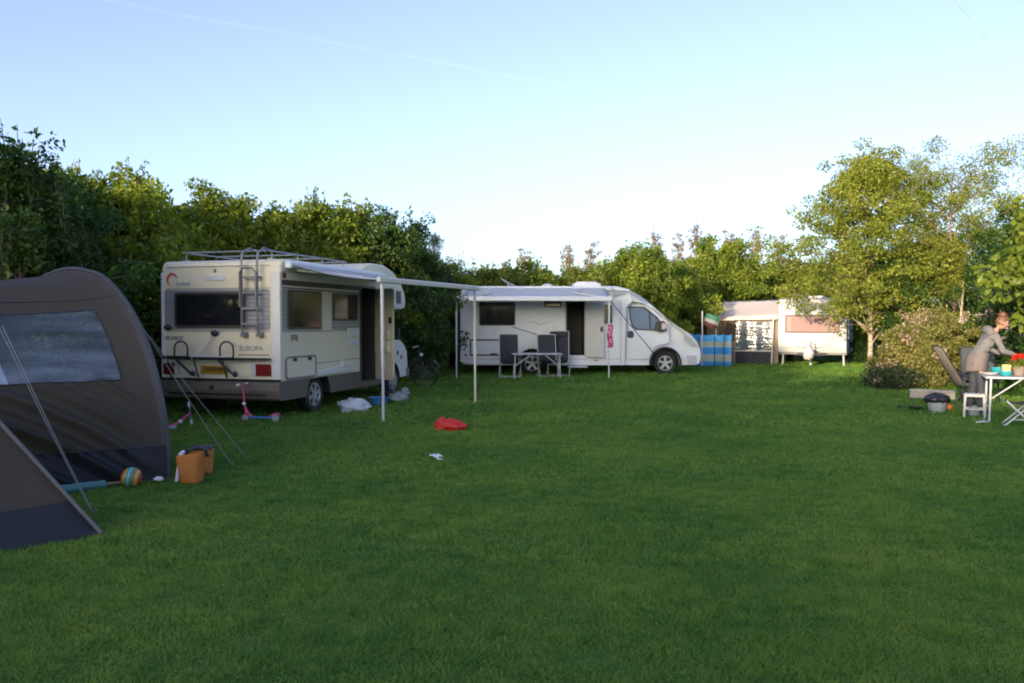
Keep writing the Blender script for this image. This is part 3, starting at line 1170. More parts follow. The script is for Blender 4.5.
def window_r(parent, x0, x1, z0, z1, y, r=.05, fr=None, name='window', glass=None):
    f = side_panel(rrect(x0, x1, z0, z1, r), y, .022).build(name, fr or M['frame'], parent, bevel=.006)
    side_panel(rrect(x0 + .035, x1 - .035, z0 + .035, z1 - .035, r * .7), y - .018, .008).build('pane', glass or M['glass'], f)
    return f


# ------------------------------------------------------------------ cream coachbuilt motorhome on the left
t1 = thing('motorhome', 'older cream alcove motorhome with grey bands, rear ladder and roof rack, seen from behind', 'motorhome', (-4.98, 14.11, 0), R(74.3))
W1 = 1.17
prof = [(0, .64), (0, 2.58), (.03, 2.66), (.1, 2.70), (.2, 2.715), (3.0, 2.72), (3.3, 2.82), (3.55, 2.87), (4.1, 2.87), (4.6, 2.75), (5.0, 2.53), (5.22, 2.3), (5.28, 2.08), (5.22, 1.97), (5.05, 1.93), (3.86, 1.92), (3.86, .64)]
b = MB()
b.prism(prof, -W1, W1, lambda u, v, s: (u, s, v))
body = b.build('body', [M['cream'], M['inside']], t1)
cut = MB()
cut.span((2.98, -W1 - .2, .44), (3.62, -W1 + .85, 2.36))
carve(body, [cut.build('cutter', M['inside'])])
md = body.modifiers.new('bevel', 'BEVEL')
md.width = .035
md.segments = 3
md.limit_method = 'ANGLE'
md.angle_limit = R(50)

s = MB()
s.prism([(-.02, .33), (-.02, .65), (3.9, .65), (3.9, .33)], -W1 - .012, W1 + .012, lambda u, v, q: (u, q, v))
sk = s.build('skirt', [M['skirt'], M['inside']], t1)
dc = MB()
dc.span((2.98, -W1 - .2, .46), (3.62, -W1 + .85, .9))
carve(sk, [cyl_cutter(1.25, -W1 - .1, -W1 + .45, .43, .34), cyl_cutter(1.25, W1 - .45, W1 + .1, .43, .34), dc.build('cutter', M['inside'])])
md = sk.modifiers.new('bevel', 'BEVEL')
md.width = .012
md.segments = 2
md.limit_method = 'ANGLE'
md.angle_limit = R(50)
# underside frame and axle
m = MB()
m.span((.3, -.75, .36), (5.2, .75, .48))
m.bar((1.25, -.95, .34), (1.25, .95, .34), .09, .09)
m.bar((4.95, -.85, .34), (4.95, .85, .34), .09, .09)
m.build('chassis', M['dark'], t1)
# inside the doorway
m = MB()
m.span((3.05, -W1 + .5, .5), (3.3, -W1 + .84, 1.12))
m.build('cabinet', M['wood'], t1)
m = MB()
m.span((3.0, -W1 + .52, 1.13), (3.28, -W1 + .845, 1.5))
m.build('cupboard', M['fridge'], t1, bevel=.01)
m = MB()
m.grid(lambda u, v: (3.36 + .22 * u, -W1 + .3 + .03 * math.sin(u * 22), .9 + 1.35 * v), 24, 4)
m.build('curtain', mat('slate_curtain', (0.12, 0.14, 0.16), .9), t1, smooth=True)
# doorway frame
m = MB()
for x in (2.955, 3.645):
    m.span((x - .025, -W1 - .018, .44), (x + .025, -W1 + .02, 2.37))
m.span((2.98, -W1 - .018, 2.345), (3.62, -W1 + .02, 2.39))
m.build('door_frame', M['frame'], t1)
# open door leaf, hinged at the front side of the doorway
hx, hy = 3.64, -W1 - .02
dl = bpy.data.objects.new('door', None)
COL.objects.link(dl)
dl.parent = t1
dl.location = (hx, hy, 0)
dl.rotation_euler = (0, 0, R(180 + 62))          # +X of the leaf points away from the hinge
m = MB()
m.prism(rrect(.0, .6, .46, 2.34, .07), -.02, .02, lambda u, v, q: (u, q, v))
m.build('door_leaf', M['door_cream'], dl, bevel=.006)
m = MB()
for z0, z1 in ((1.02, 1.27), (1.3, 1.5)):
    m.span((.08, -.09, z0), (.52, -.021, z1))
    m.span((.1, -.1, z1 - .05), (.5, -.088, z1 - .02))
m.build('door_pocket', M['door_cream'], dl, bevel=.015)
m = MB()
m.span((.49, -.05, 1.62), (.56, -.021, 1.75))
m.build('door_handle', M['dark'], dl)
# coloured sheets of the flank
side_panel([(.03, 1.5), (.03, 2.2), (2.93, 2.2), (2.93, 1.5)], -W1, .006).build('side_band', M['sideband'], t1)
side_panel([(1.38, 1.5), (1.38, 2.2), (1.74, 2.2), (1.74, 1.5)], -W1, .009).build('side_panel', M['cream'], t1)
side_panel([(.03, 2.27), (.03, 2.36), (2.93, 2.37), (2.93, 2.28)], -W1, .007).build('brown_stripe', M['brown'], t1)
side_panel([(.03, 2.215), (.03, 2.235), (2.93, 2.235), (2.93, 2.215)], -W1, .007).build('thin_stripe', M['brown'], t1)
side_panel([(3.66, 1.93), (3.66, 2.3), (5.2, 2.1), (5.2, 1.99)], -W1, .005).build('alcove_band', M['cream_light'], t1)
window_r(t1, .19, 1.33, 1.53, 2.2, -W1 - .006)
window_r(t1, 1.8, 2.8, 1.68, 2.2, -W1 - .006)
f = side_panel(rrect(.12, 1.12, .69, 1.05, .07), -W1, .02).build('locker_door', M['cream'], t1, bevel=.01)
m = MB()
m.tube([(u, -W1 - .02, v) for u, v in rrect(.12, 1.12, .69, 1.05, .07)], .016, 6, closed=True)
m.build('locker_frame', M['greymetal'], f, smooth=True)
for x in (.35, .85):
    m = MB()
    m.span((x, -W1 - .05, .98), (x + .08, -W1 - .01, 1.03))
    m.build('locker_latch', M['dark'], f)
side_panel([(1.2, .67), (1.2, .76), (2.6, .86), (2.6, .70)], -W1, .03).build('rub_rail', M['cream_light'], t1, bevel=.012)
m = MB()
m.span((2.1, -W1 - .06, .78), (2.27, -W1 + .01, .92))
m.build('outlet_box', M['cream_light'], t1, bevel=.02)
side_panel(rrect(2.38, 2.86, 1.36, 1.53, .02), -W1 - .006, .02).build('vent_panel', M['cream_light'], t1, bevel=.005)
side_panel(rrect(2.42, 2.84, 1.2, 1.3, .02), -W1, .012).build('socket_cover', M['white'], t1, bevel=.005)
side_panel(rrect(4.28, 4.5, 2.06, 2.36, .02), -W1 - .005, .015).build('grille', M['dark'], t1)
side_panel(rrect(4.75, 4.97, 2.06, 2.34, .02), -W1 - .005, .015).build('grille', M['dark'], t1)
m = MB()
m.span((.05, -W1 - .03, 2.39), (.12, -W1 + .01, 2.48))
m.build('marker_lamp', M['darkred'], t1)
text('lettering', 'FFB', .14, M['brownletter'], t1, Matrix.Translation((.42, -W1 - .004, 1.37)) @ SIDE, .004, 1.1)

# tail
rear_panel(rrect(-W1 + .2, W1 - .03, 1.51, 2.2, .05), 0, .008).build('rear_band', M['greyband'], t1, bevel=.003)
f = rear_panel(rrect(-.5, .9, 1.55, 2.16, .06), -.006, .022).build('rear_window', M['frame'], t1, bevel=.006)
rear_panel(rrect(-.455, .855, 1.595, 2.115, .05), -.024, .008).build('pane', M['glass'], f)
for y0, y1 in ((-W1, -W1 + .17), (W1 - .06, W1)):
    m = MB()
    m.span((-.03, y0, .68), (.02, y1, 2.5))
    m.build('corner_post', M['cream_light'], t1, bevel=.015)
m = MB()
for k in range(5):
    m.span((-.018, -.09, 2.365 + k * .016), (.01, .27, 2.375 + k * .016))
m.span((-.012, -.1, 2.355), (.01, .28, 2.445))
m.build('rear_vent', M['white'], t1)
m = MB()
m.ball((-.012, .09, 2.53), (.015, .022, .035), 10, 8)
m.build('catch', M['greymetal'], t1, smooth=True)
m = MB()
pts = []
for k in range(22):
    w = R(20 + 215 * k / 21)
    pts.append((-.006, (.95 - math.cos(w) * .1), 2.38 + math.sin(w) * .1))
m.tube(pts, [.008 + .019 * math.sin(math.pi * k / 21) for k in range(22)], 6)
for v in m.v[:]:
    pass
m.v = [(max(v[0], -.012), v[1], v[2]) for v in m.v]
m.build('emblem', M['logo'], t1)
m = MB()
for k in range(7):
    m.span((-.008, .6 + k * .04, 2.285), (.01, .623 + k * .04, 2.325 if k % 3 else 2.34))
m.span((-.006, .6, 2.265), (.01, .87, 2.272))
m.build('emblem_bar', mat('emblem_blue_grey', (.25, .32, .36), .5), t1)
text('lettering', 'EUROPA', .118, M['lettering'], t1, Matrix.Translation((-.004, -.6, 1.2)) @ REAR, .001, 1.0)
text('lettering', 'PEUGEOT', .085, M['lettering'], t1, Matrix.Translation((-.004, .93, 1.37)) @ REAR, .004, 1.05)
rear_panel([(-.95, 1.085), (-.95, 1.1), (-.35, 1.1), (-.35, 1.085)], 0, .005).build('pinstripe', M['brownletter'], t1)
for y0, y1 in ((-.98, -.62), (.82, 1.14)):
    f = rear_panel(rrect(y0, y1, .74, .94, .02), 0, .03).build('tail_lamp', M['darkred'], t1, bevel=.008)
    yy = y1 if y0 < 0 else y0
    sgn = -1 if y0 < 0 else 1
    rear_panel(rrect(min(yy, yy + sgn * .08), max(yy, yy + sgn * .08), .742, .938, .015), -.02, .014).build('reversing_lens', M['lampclear'], f)
f = rear_panel(rrect(-.14, .38, .765, .9, .015), 0, .02).build('number_plate', M['yellow'], t1)
text('plate_characters', '14-KP-83', .1, M['dark'], f, Matrix.Translation((-.021, .12, .832)) @ REAR, .002, 1.05)
rear_panel([(-W1, .645), (-W1, .685), (W1, .685), (W1, .645)], -.015, .02).build('trim_strip', M['black'], t1)
m = MB()
m.prism([(-.1, .37), (-.115, .5), (-.08, .64), (.02, .645), (.02, .33), (-.06, .33)], -W1 - .02, W1 + .02, lambda u, v, q: (u, q, v))
bu = m.build('bumper', M['skirt'], t1, bevel=.02)
m = MB()
m.span((-.13, -.95, .415), (-.1, .95, .445))
m.build('bumper_strip', M['black'], bu)
m = MB()
m.lathe([(.001, -.125), (.04, -.125), (.04, -.1)], (0, .1, .54), 12, 'X')
m.build('tow_cap', M['dark'], bu)

# ladder
m = MB()
for y in (-.50, -.80):
    m.tube([(-.03, y, 1.46), (-.1, y, 1.48), (-.12, y, 1.6), (-.12, y, 2.62), (-.1, y, 2.8), (.1, y, 2.9), (.3, y, 2.87)], .02, 8)
    m.span((-.1, y - .05, 1.4), (.0, y + .05, 1.47))
    m.bar((-.12, y, 2.4), (0, y, 2.4), .03, .03)
for z in (1.62, 1.88, 2.14, 2.4):
    m.bar((-.12, -.5, z), (-.12, -.8, z), .04, .035)
m.tube([(-.17, -.5, 1.9), (-.17, -.5, 2.48), (-.17, -.56, 2.55), (-.17, -.74, 2.55), (-.17, -.8, 2.48), (-.17, -.8, 1.9)], .017, 8)
m.build('ladder', M['greymetal'], t1, smooth=True)
# roof rack
m = MB()
for y in (-.85, .85):
    m.tube([(.18, y, 2.86), (3.0, y, 2.86)], .014, 8)
    for x in (.25, 1.1, 2.0, 2.86):
        m.tube([(x, y, 2.7), (x, y, 2.86)], .012, 6)
        m.span((x - .06, y - .04, 2.71), (x + .06, y + .04, 2.74))
for x in (.18, 1.1, 2.0, 3.0):
    m.tube([(x, -.85, 2.86), (x, .85, 2.86)], .013, 8)
m.build('roof_rack', M['steel'], t1, smooth=True)
for q in ((1.3, 1.8, -.5, 0, .05), (2.45, 2.95, .05, .55, .05)):
    m = MB()
    m.prism(rrect(*q), 2.71, 2.8, lambda u, v, q_: (u, v, q_))
    m.build('roof_hatch', M['cream_light'], t1, bevel=.02)
# bicycle carrier
m = MB()
m.tube([(-.16, -1.0, 1.03), (-.16, 1.32, 1.03)], .022, 8)
m.tube([(-.28, -.42, 1.06), (-.28, 1.3, 1.06)], .018, 8)
m.tube([(-.05, -1.0, 1.03), (-.05, .9, 1.03)], .015, 8)
for y in (-.1, .5):
    m.bar((-.02, y, 1.04), (-.3, y, 1.045), .03, .03)
for y in (-.14, .42):
    m.tube([(-.03, y, .7), (-.16, y, 1.03)], .014, 6)
m.tube([(-.03, .95, .68), (-.16, .95, 1.03)], .014, 6)
for y in (-.24, .66):
    pts = [(-.17, y + .13, 1.0)]
    for k in range(13):
        w = math.pi * k / 12
        pts.append((-.17, y + .13 * math.cos(w), 1.2 + .12 * math.sin(w)))
    pts.append((-.17, y - .13, 1.0))
    m.tube(pts, .015, 8)
for y in (-.1, .72):
    m.tube([(-.2, y, 1.0), (-.26, y - .32, .78)], .022, 8)
    m.ball((-.26, y - .36, .78), (.04, .05, .05), 10, 8)
m.build('bicycle_carrier', M['dark'], t1, smooth=True)
m = MB()
m.bar((-.06, .1, 1.46), (-.24, .4, 1.02), .03, .008, up=(1, 0, 0))
m.tube([(-.3, .38, 1.07), (-.3, -.42, 1.07)], .014, 8)
m.build('strap', M['alu'], t1)
for q in ((-.05, .08, 1.46), (-.04, 1.02, 1.56)):
    m = MB()
    m.ball(q, (.055, .075, .05), 12, 8)
    m.build('carrier_bracket', M['dark'], t1, smooth=True)

for q in (((-.003, -W1 + .2, 1.49), (-.003, W1 - .1, 1.49)), ((-.003, -W1 + .2, 2.22), (-.003, W1 - .1, 2.22)), ((-.003, -W1 + .2, 2.6), (-.003, W1 - .1, 2.6))):
    m = MB()
    m.bar(q[0], q[1], .008, .012)
    m.build('panel_joint', M['greymetal'], t1)
for q in (((.05, -W1 - .002, 1.485), (2.92, -W1 - .002, 1.485)), ((.05, -W1 - .002, 2.5), (3.8, -W1 - .002, 2.52)), ((1.2, -W1 - .002, .9), (2.9, -W1 - .002, .93))):
    m = MB()
    m.bar(q[0], q[1], .008, .012)
    m.build('panel_joint', M['greymetal'], t1)
# wheels
for y in (-W1 + .17, W1 - .17):
    e = wheel(t1, 1.25, y, .335, .2, 6)
    if y > 0:
        e.rotation_euler = (0, 0, math.pi)
for y in (-.9, .9):
    e = wheel(t1, 4.95, y, .335, .2, 6)
    if y > 0:
        e.rotation_euler = (0, 0, math.pi)
# cab
cb = [(3.84, .42), (3.84, 1.93), (4.6, 1.93), (5.2, 1.33), (5.62, 1.12), (5.78, .95), (5.82, .6), (5.8, .4), (5.5, .38)]
m = MB()
m.prism(cb, -.98, .98, lambda u, v, q: (u, q, v))
cabo = m.build('cab', [M['cream_light'], M['inside']], t1)
carve(cabo, [cyl_cutter(4.95, -1.1, -.62, .42, .34), cyl_cutter(4.95, .62, 1.1, .42, .34)])
md = cabo.modifiers.new('bevel', 'BEVEL')
md.width = .05
md.segments = 3
md.limit_method = 'ANGLE'
md.angle_limit = R(35)
side_panel([(4.0, 1.25), (4.0, 1.82), (4.5, 1.82), (4.98, 1.32), (4.98, 1.25)], -.98, .008).build('cab_window', M['glass'], t1)
m = MB()
m.prism([(5.72, .36), (5.72, .6), (5.9, .58), (5.92, .42), (5.86, .34)], -1.0, 1.0, lambda u, v, q: (u, q, v))
m.build('front_bumper', M['greymetal'], t1, bevel=.03)
m = MB()
m.span((4.7, -1.25, 1.25), (4.78, -1.05, 1.5))
m.bar((4.74, -.98, 1.35), (4.74, -1.1, 1.37), .03, .03)
m.build('wing_mirror', M['dark'], t1, bevel=.02)
m = MB()
m.lathe([(.001, 0), (.05, 0), (.05, .03)], (5.45, -.99, .85), 10, 'Y')
m.build('side_lamp', M['orange'], t1)
m = MB()
m.lathe([(.001, 0), (.05, 0), (.05, .02)], (5.25, -.985, .95), 12, 'Y')
m.build('fuel_cap', M['dark'], t1)
# wind-out awning of the cream motorhome: case, cloth, front rail, two legs, two arms
aw = bpy.data.objects.new('awning', None)
COL.objects.link(aw)
aw.parent = t1
zo, zw = 2.34, 2.62


def yo_at(x):
    return -2.90 - .42 * (x - .3) / 3.5


m = MB()
m.span((.12, -W1 - .12, 2.55), (3.95, -W1 + .02, 2.68))
m.build('awning_case', M['white'], aw, bevel=.03)
m = MB()


def cloth(u, v):
    s_ = math.sin(math.pi * v) * .05 + math.sin(u * 9 + v * 3) * .006
    return (.2 + 3.6 * u, -W1 - .1 + (yo_at(.2 + 3.6 * u) + W1 + .1) * v, zw + (zo - zw) * v - s_)


m.grid(cloth, 20, 12)
m.build('awning_cloth', M['awning2'], aw, smooth=True, solid=.004)
m = MB()
m.bar((.12, yo_at(.12), zo), (3.92, yo_at(3.92), zo), .08, .095)
m.build('awning_rail', M['beige_rail'], aw, bevel=.02)
for x in (.26, 3.8):
    yo = yo_at(x)
    m = MB()
    m.bar((x, yo + .01, zo - .05), (x, yo, .9), .042, .05)
    m.bar((x, yo, 1.0), (x, yo - .005, 0.01), .032, .038)
    m.span((x - .06, yo - .05, .0), (x + .06, yo + .05, .015))
    m.build('awning_leg', M['beige_rail'] if x > 1 else M['alu'], aw)
    m = MB()
    sg = 1 if x < 1 else -1
    m.bar((x + sg * .1, -W1 - .1, zw - .08), (x + sg * .75, -2.15, zw - .19), .04, .05)
    m.bar((x + sg * .75, -2.15, zw - .19), (x + sg * .02, yo + .05, zo - .02), .04, .05)
    m.build('awning_arm', M['alu'], aw)

# ------------------------------------------------------------------ white semi-integrated motorhome in the middle
YS = 25.7
t2 = thing('motorhome', 'newer white low-profile motorhome parked sideways under its extended white awning', 'motorhome', (-1.62, YS + 1.15, 0), 0)
W2 = 1.15
prof = [(0, .42), (.0, 2.5), (.05, 2.66), (.16, 2.74), (4.6, 2.77), (4.9, 2.76), (5.3, 2.66), (5.4, 2.3), (5.2, 2.1), (5.15, .3), (.5, .3), (.12, .34)]
m = MB()
m.prism(prof, -W2, W2, lambda u, v, q: (u, q, v))
body = m.build('body', [M['white'], M['inside']], t2)
c = MB()
c.span((3.3, -W2 - .2, .62), (3.88, -W2 + .9, 2.28))
carve(body, [c.build('cutter', M['inside']), cyl_cutter(2.25, -W2 - .1, -W2 + .4, .44, .36), cyl_cutter(2.25, W2 - .4, W2 + .1, .44, .36)])
md = body.modifiers.new('bevel', 'BEVEL')
md.width = .05
md.segments = 3
md.limit_method = 'ANGLE'
md.angle_limit = R(50)
m = MB()
m.span((.6, -.8, .28), (6.6, .8, .42))
m.build('chassis', M['dark'], t2)
# streamlined roof cap over the cab
m = MB()


def cap(u, v):
    x = 4.75 + 1.27 * u
    half = W2 * (1 - .16 * u ** 2)
    q = (v - .5) * 2
    top = 2.79 - .02 * u - .5 * u ** 2.2
    z = top - (.14 + .12 * u) * abs(q) ** 3
    return (x, half * q, z)


def cap_low(u, v):
    x = 4.75 + 1.24 * u
    half = W2 * (1 - .16 * u ** 2)
    q = (v - .5) * 2
    return (x, half * q * .995, 2.45 - .27 * u - .02 * abs(q))


m.grid(cap, 14, 12)
nv = 13
n0 = len(m.v)
m.grid(cap_low, 14, 12)
for i in range(14):
    for j in (0, 12):
        a, b_ = i * nv + j, (i + 1) * nv + j
        m.f.append((a, b_, n0 + b_, n0 + a))
for j in range(12):
    a, b_ = 14 * nv + j, 14 * nv + j + 1
    m.f.append((a, b_, n0 + b_, n0 + a))
m.build('roof_cap', M['white'], t2, smooth=True, angle=50)
side_panel([(4.72, 2.66), (4.78, 2.42), (5.25, 2.56), (5.75, 2.3), (5.3, 2.62)], -W2 + .02, .06).build('cap_trim', mat('silver_trim', (.3, .31, .33), .4), t2)  # grey trim piece on the flank, along the underside of the roof cap
# van cab
cb = [(5.1, .3), (5.1, 2.32), (5.75, 2.3), (5.98, 2.2), (6.5, 1.72), (6.95, 1.43), (7.25, 1.25), (7.45, 1.04), (7.57, .78), (7.59, .52), (7.54, .34), (7.4, .3)]
m = MB()


def cabpt(u, v, q):
    k = 1.03 - max(0, (v - 1.3)) * .16 - max(0, u - 6.9) * .42
    return (u, q * k, v)


m.prism(cb, -1, 1, cabpt)
cabo = m.build('cab', [M['white'], M['inside']], t2)
carve(cabo, [cyl_cutter(6.42, -1.3, -.62, .46, .37), cyl_cutter(6.42, .62, 1.3, .46, .37)])
md = cabo.modifiers.new('bevel', 'BEVEL')
md.width = .07
md.segments = 4
md.limit_method = 'ANGLE'
md.angle_limit = R(35)


def cab_panel(outl, t, name, m_, parent):
    mm = MB()
    n = len(outl)
    vs = []
    for tt in (t, -.02):
        for u, v in outl:
            k = 1.03 - max(0, (v - 1.3)) * .16 - max(0, u - 6.9) * .42
            vs.append((u, -k - tt, v))
    fs = [tuple(range(n)), tuple(range(2 * n - 1, n - 1, -1))]
    for i in range(n):
        j = (i + 1) % n
        fs.append((i, n + i, n + j, j))
    mm.add(vs, fs)
    return mm.build(name, m_, parent)


dr = cab_panel([(5.2, .5), (5.2, 1.3), (5.28, 1.36), (5.24, 2.2), (5.8, 2.2), (6.2, 1.88), (6.52, 1.42), (6.52, 1.0), (6.1, .9), (5.93, .62), (5.92, .5)], .012, 'cab_door', M['white'], t2)
cab_panel([(5.3, 1.72), (5.28, 2.14), (5.78, 2.13), (6.18, 1.8), (6.46, 1.42), (6.46, 1.37), (5.5, 1.4), (5.36, 1.52)], .016, 'door_window_frame', M['dark'], dr)
cab_panel([(5.34, 1.75), (5.32, 2.1), (5.74, 2.09), (5.9, 1.95), (5.92, 1.42), (5.54, 1.44), (5.4, 1.54)], .02, 'pane', M['cabglass'], dr)
cab_panel([(5.97, 1.42), (5.95, 1.92), (6.16, 1.74), (6.38, 1.43)], .02, 'pane', M['cabglass'], dr)
cab_panel(rrect(5.22, 5.42, 1.15, 1.37, .07), .03, 'door_handle', M['dark'], dr)
m = MB()
m = MB()
m.prism([(6.02, 2.15), (6.48, 1.74), (6.9, 1.42), (6.92, 1.45), (6.5, 1.78), (6.04, 2.19)], -.86, .86, lambda u, v, q: (u, q * (1.02 - (v - 1.4) * .12), v))
m.build('windscreen', M['glass'], t2)
mi = MB()
mi.prism(rrect(6.1, 6.36, 1.36, 1.68, .06), -1.34, -1.12, lambda u, v, q: (u, q, v))
mi.bar((6.3, -1.0, 1.42), (6.25, -1.15, 1.45), .06, .05)
mo = mi.build('wing_mirror', M['dark'], t2, bevel=.04)
mi = MB()
mi.prism(rrect(6.24, 6.35, 1.42, 1.62, .03), -1.36, -1.335, lambda u, v, q: (u, q, v))
mi.build('mirror_indicator', mat('pink_grey_lens', (.5, .38, .38), .25), mo)
m = MB()
m.tube([(6.42 + .475 * math.cos(R(a)), -1.005 - max(0, math.cos(R(a))) * .0, .37 + .475 * math.sin(R(a))) for a in range(-8, 189, 7)], .035, 6)
m.build('arch_trim', M['dark'], t2, smooth=True)
cab_panel([(7.0, 1.12), (6.98, 1.2), (7.13, 1.16), (7.36, .95), (7.38, .86), (7.25, .92)], .012, 'headlight', M['lampclear'], t2)
cab_panel([(7.15, .36), (7.1, .6), (7.44, .6), (7.44, .36)], .014, 'front_bumper', mat('bumper_grey_white', (.55, .56, .57), .45), t2)
cab_panel(rrect(7.27, 7.39, .47, .53, .02), .02, 'fog_lamp', M['lampclear'], t2)
m = MB()
m.bar((5.0, -W2 - .012, .36), (5.0, -W2 - .012, 2.3), .012, .012)
m.build('body_seam', M['greymetal'], t2)
for q in (((.1, -W2 - .002, .5), (5.0, -W2 - .002, .5)), ((1.95, -W2 - .002, .36), (1.95, -W2 - .002, .5)), ((3.1, -W2 - .002, .36), (3.1, -W2 - .002, .5)), ((.1, -W2 - .002, 2.52), (4.7, -W2 - .002, 2.52))):
    m = MB()
    m.bar(q[0], q[1], .01, .01)
    m.build('panel_joint', M['greymetal'], t2)
window_r(t2, .6, 1.72, 1.54, 2.26, -W2, .05, M['dark'], 'window')
window_r(t2, 2.62, 3.16, 2.11, 2.34, -W2, .03, M['dark'], 'window')
window_r(t2, 4.42, 4.74, 1.6, 2.18, -W2, .05, M['dark'], 'window')
m = MB()
for x in (3.285, 3.895):
    m.span((x - .025, -W2 - .02, .6), (x + .025, -W2 + .02, 2.3))
m.span((3.26, -W2 - .02, 2.275), (3.92, -W2 + .02, 2.32))
m.build('door_frame', mat('pale_grey_frame', (.42, .43, .43), .4), t2)
d2 = bpy.data.objects.new('door', None)
COL.objects.link(d2)
d2.parent = t2
d2.location = (3.9, -W2 - .05, 0)
d2.rotation_euler = (0, 0, R(-6))
m = MB()
m.prism(rrect(.0, .58, .55, 2.27, .05), -.025, .02, lambda u, v, q: (u, q, v))
m.build('door_leaf', mat('door_inside_grey', (.5, .5, .47), .5), d2, bevel=.01)
m = MB()
m.ball((.5, -.05, 1.43), (.04, .03, .09), 10, 8)
m.build('door_handle', M['dark'], d2, smooth=True)
m = MB()
m.span((3.35, -W2 - .28, .25), (3.95, -W2 + .02, .29))
m.build('step', M['alu'], t2)
# flank graphics and locker outline
m = MB()
for a, b_ in (((.33, 1.09), (1.3, 1.09)), ((.33, .62), (1.6, .62)), ((.33, .6), (.33, 1.11))):
    m.bar((a[0], -W2 - .006, a[1]), (b_[0], -W2 - .006, b_[1]), .012, .045 if a[0] != b_[0] else .045)
m.span((.95, -W2 - .03, .6), (1.15, -W2, .68))
m.build('locker_seal', M['dark'], t2)
m = MB()
m.bar((1.62, -W2 - .006, 1.5), (2.75, -W2 - .006, 1.15), .01, .022)
m.build('graphic_stripe', M['dark'], t2)
m = MB()
pts = [(2.1 + .75 * k / 16, -W2 - .003, 1.63 + .045 * math.sin(k * .55) - .02 * k / 16) for k in range(17)]
m.tube(pts, [.004 + .02 * math.sin(math.pi * k / 16) for k in range(17)], 4)
m.v = [(v[0], max(v[1], -W2 - .006), v[2]) for v in m.v]
m.build('graphic_swoosh', mat('pale_graphic', (.45, .47, .47), .4), t2)
m = MB()
m.span((.12, -W2 - .012, .6), (.24, -W2 + .01, .64))
m.build('side_marker', M['darkred'], t2)
m = MB()
m.span((4.15, -W2 - .012, .44), (4.3, -W2 + .01, .47))
m.build('side_marker', M['orange'], t2)
for x, yy in ((2.25, W2 - .17), (6.42, .88)):
    for sg in (-1, 1):
        e = wheel(t2, x, yy * sg, .36, .21, 5)
        if sg > 0:
            e.rotation_euler = (0, 0, math.pi)
# roof fittings
m = MB()
for k in range(7):
    pass
m.grid(lambda u, v: (1.5 + .38 * math.cos(R(20)) * (u - .5) * 1.2, -.35 + .6 * (v - .5), 2.88 + .2 * (.5 - u) * 1.1 + .08 * ((u - .5) ** 2 + (v - .5) ** 2)), 8, 8)
m.bar((1.5, -.35, 2.76), (1.5, -.35, 2.9), .05, .05)
m.build('satellite_dish', M['alu'], t2, smooth=True, solid=.02)
m = MB()
m.prism(rrect(3.55, 4.45, -.7, 0, .1), 2.76, 2.88, lambda u, v, q: (u, v, q))
m.prism(rrect(3.65, 4.35, -.6, -.1, .1), 2.86, 2.93, lambda u, v, q: (u, v, q))
m.build('roof_hatch', M['white'], t2, bevel=.03)
m = MB()
m.ball((2.75, -.5, 2.77), (.2, .2, .1), 14, 8)
m.build('roof_vent', M['white'], t2, smooth=True)
# wind-out awning of the white motorhome
aw = bpy.data.objects.new('awning', None)
COL.objects.link(aw)
aw.parent = t2
yo, zo, zw = -W2 - 1.85, 2.33, 2.7
m = MB()
m.span((.25, -W2 - .13, 2.62), (4.72, -W2 + .02, 2.76))
m.build('awning_case', M['white'], aw, bevel=.03)
m = MB()
m.grid(lambda u, v: (.3 + 4.2 * u - .28 * v * (1 - u), -W2 - .1 + (yo + W2 + .1) * v, zw + (zo - zw) * v - math.sin(math.pi * v) * .05 + math.sin(u * 11) * .004), 24, 12)
m.build('awning_cloth', M['awning'], aw, smooth=True, solid=.004)
m = MB()
m.span((-.06, yo - .05, zo - .075), (4.5, yo + .05, zo + .06))
m.build('awning_rail', M['white'], aw, bevel=.02)
for x, sg in ((.02, 1), (4.42, -1)):
    m = MB()
    m.bar((x, yo + .01, zo - .05), (x, yo, .9), .042, .05)
    m.bar((x, yo, 1.0), (x, yo - .005, 0.01), .032, .038)
    m.span((x - .06, yo - .05, .0), (x + .06, yo + .05, .015))
    m.build('awning_leg', M['alu'], aw)
    m = MB()
    m.bar((x + sg * .45, -W2 - .1, zw - .06), (x + sg * .95, -W2 - .95, zw - .16), .04, .05)
    m.bar((x + sg * .95, -W2 - .95, zw - .16), (x + sg * .04, yo + .05, zo), .04, .05)
    m.build('awning_arm', M['alu'], aw)
m = MB()
m.bar((4.46, yo, 2.25), (6.15, -W2 - .2, .5), .03, .006)
m.tube([(6.15, -W2 - .2, .5), (6.15, -W2 - .2, .0)], .01, 6)
m.build('tie_strap', M['dark'], aw)

# ------------------------------------------------------------------ tunnel tent on the left
A0 = Vector((-3.6, 8.6, 0))
U = Vector((-.85, .52, 0))
AX = Vector((-.86, -.51, 0))
tent = thing('tent', 'large taupe tunnel tent with navy mud skirt, clear window and dark front hoop', 'tent', A0)
half = [(0, 0), (.02, .4), (.1, .83), (.306, 1.35), (.62, 1.78), (1.07, 2.12), (1.45, 2.22), (1.75, 2.25)]
hoop = half + [(3.5 - s_, z_) for s_, z_ in reversed(half[:-1])]
# arc-length table of the hoop
cum = [0]
for i in range(1, len(hoop)):
    cum.append(cum[-1] + math.dist(hoop[i], hoop[i - 1]))


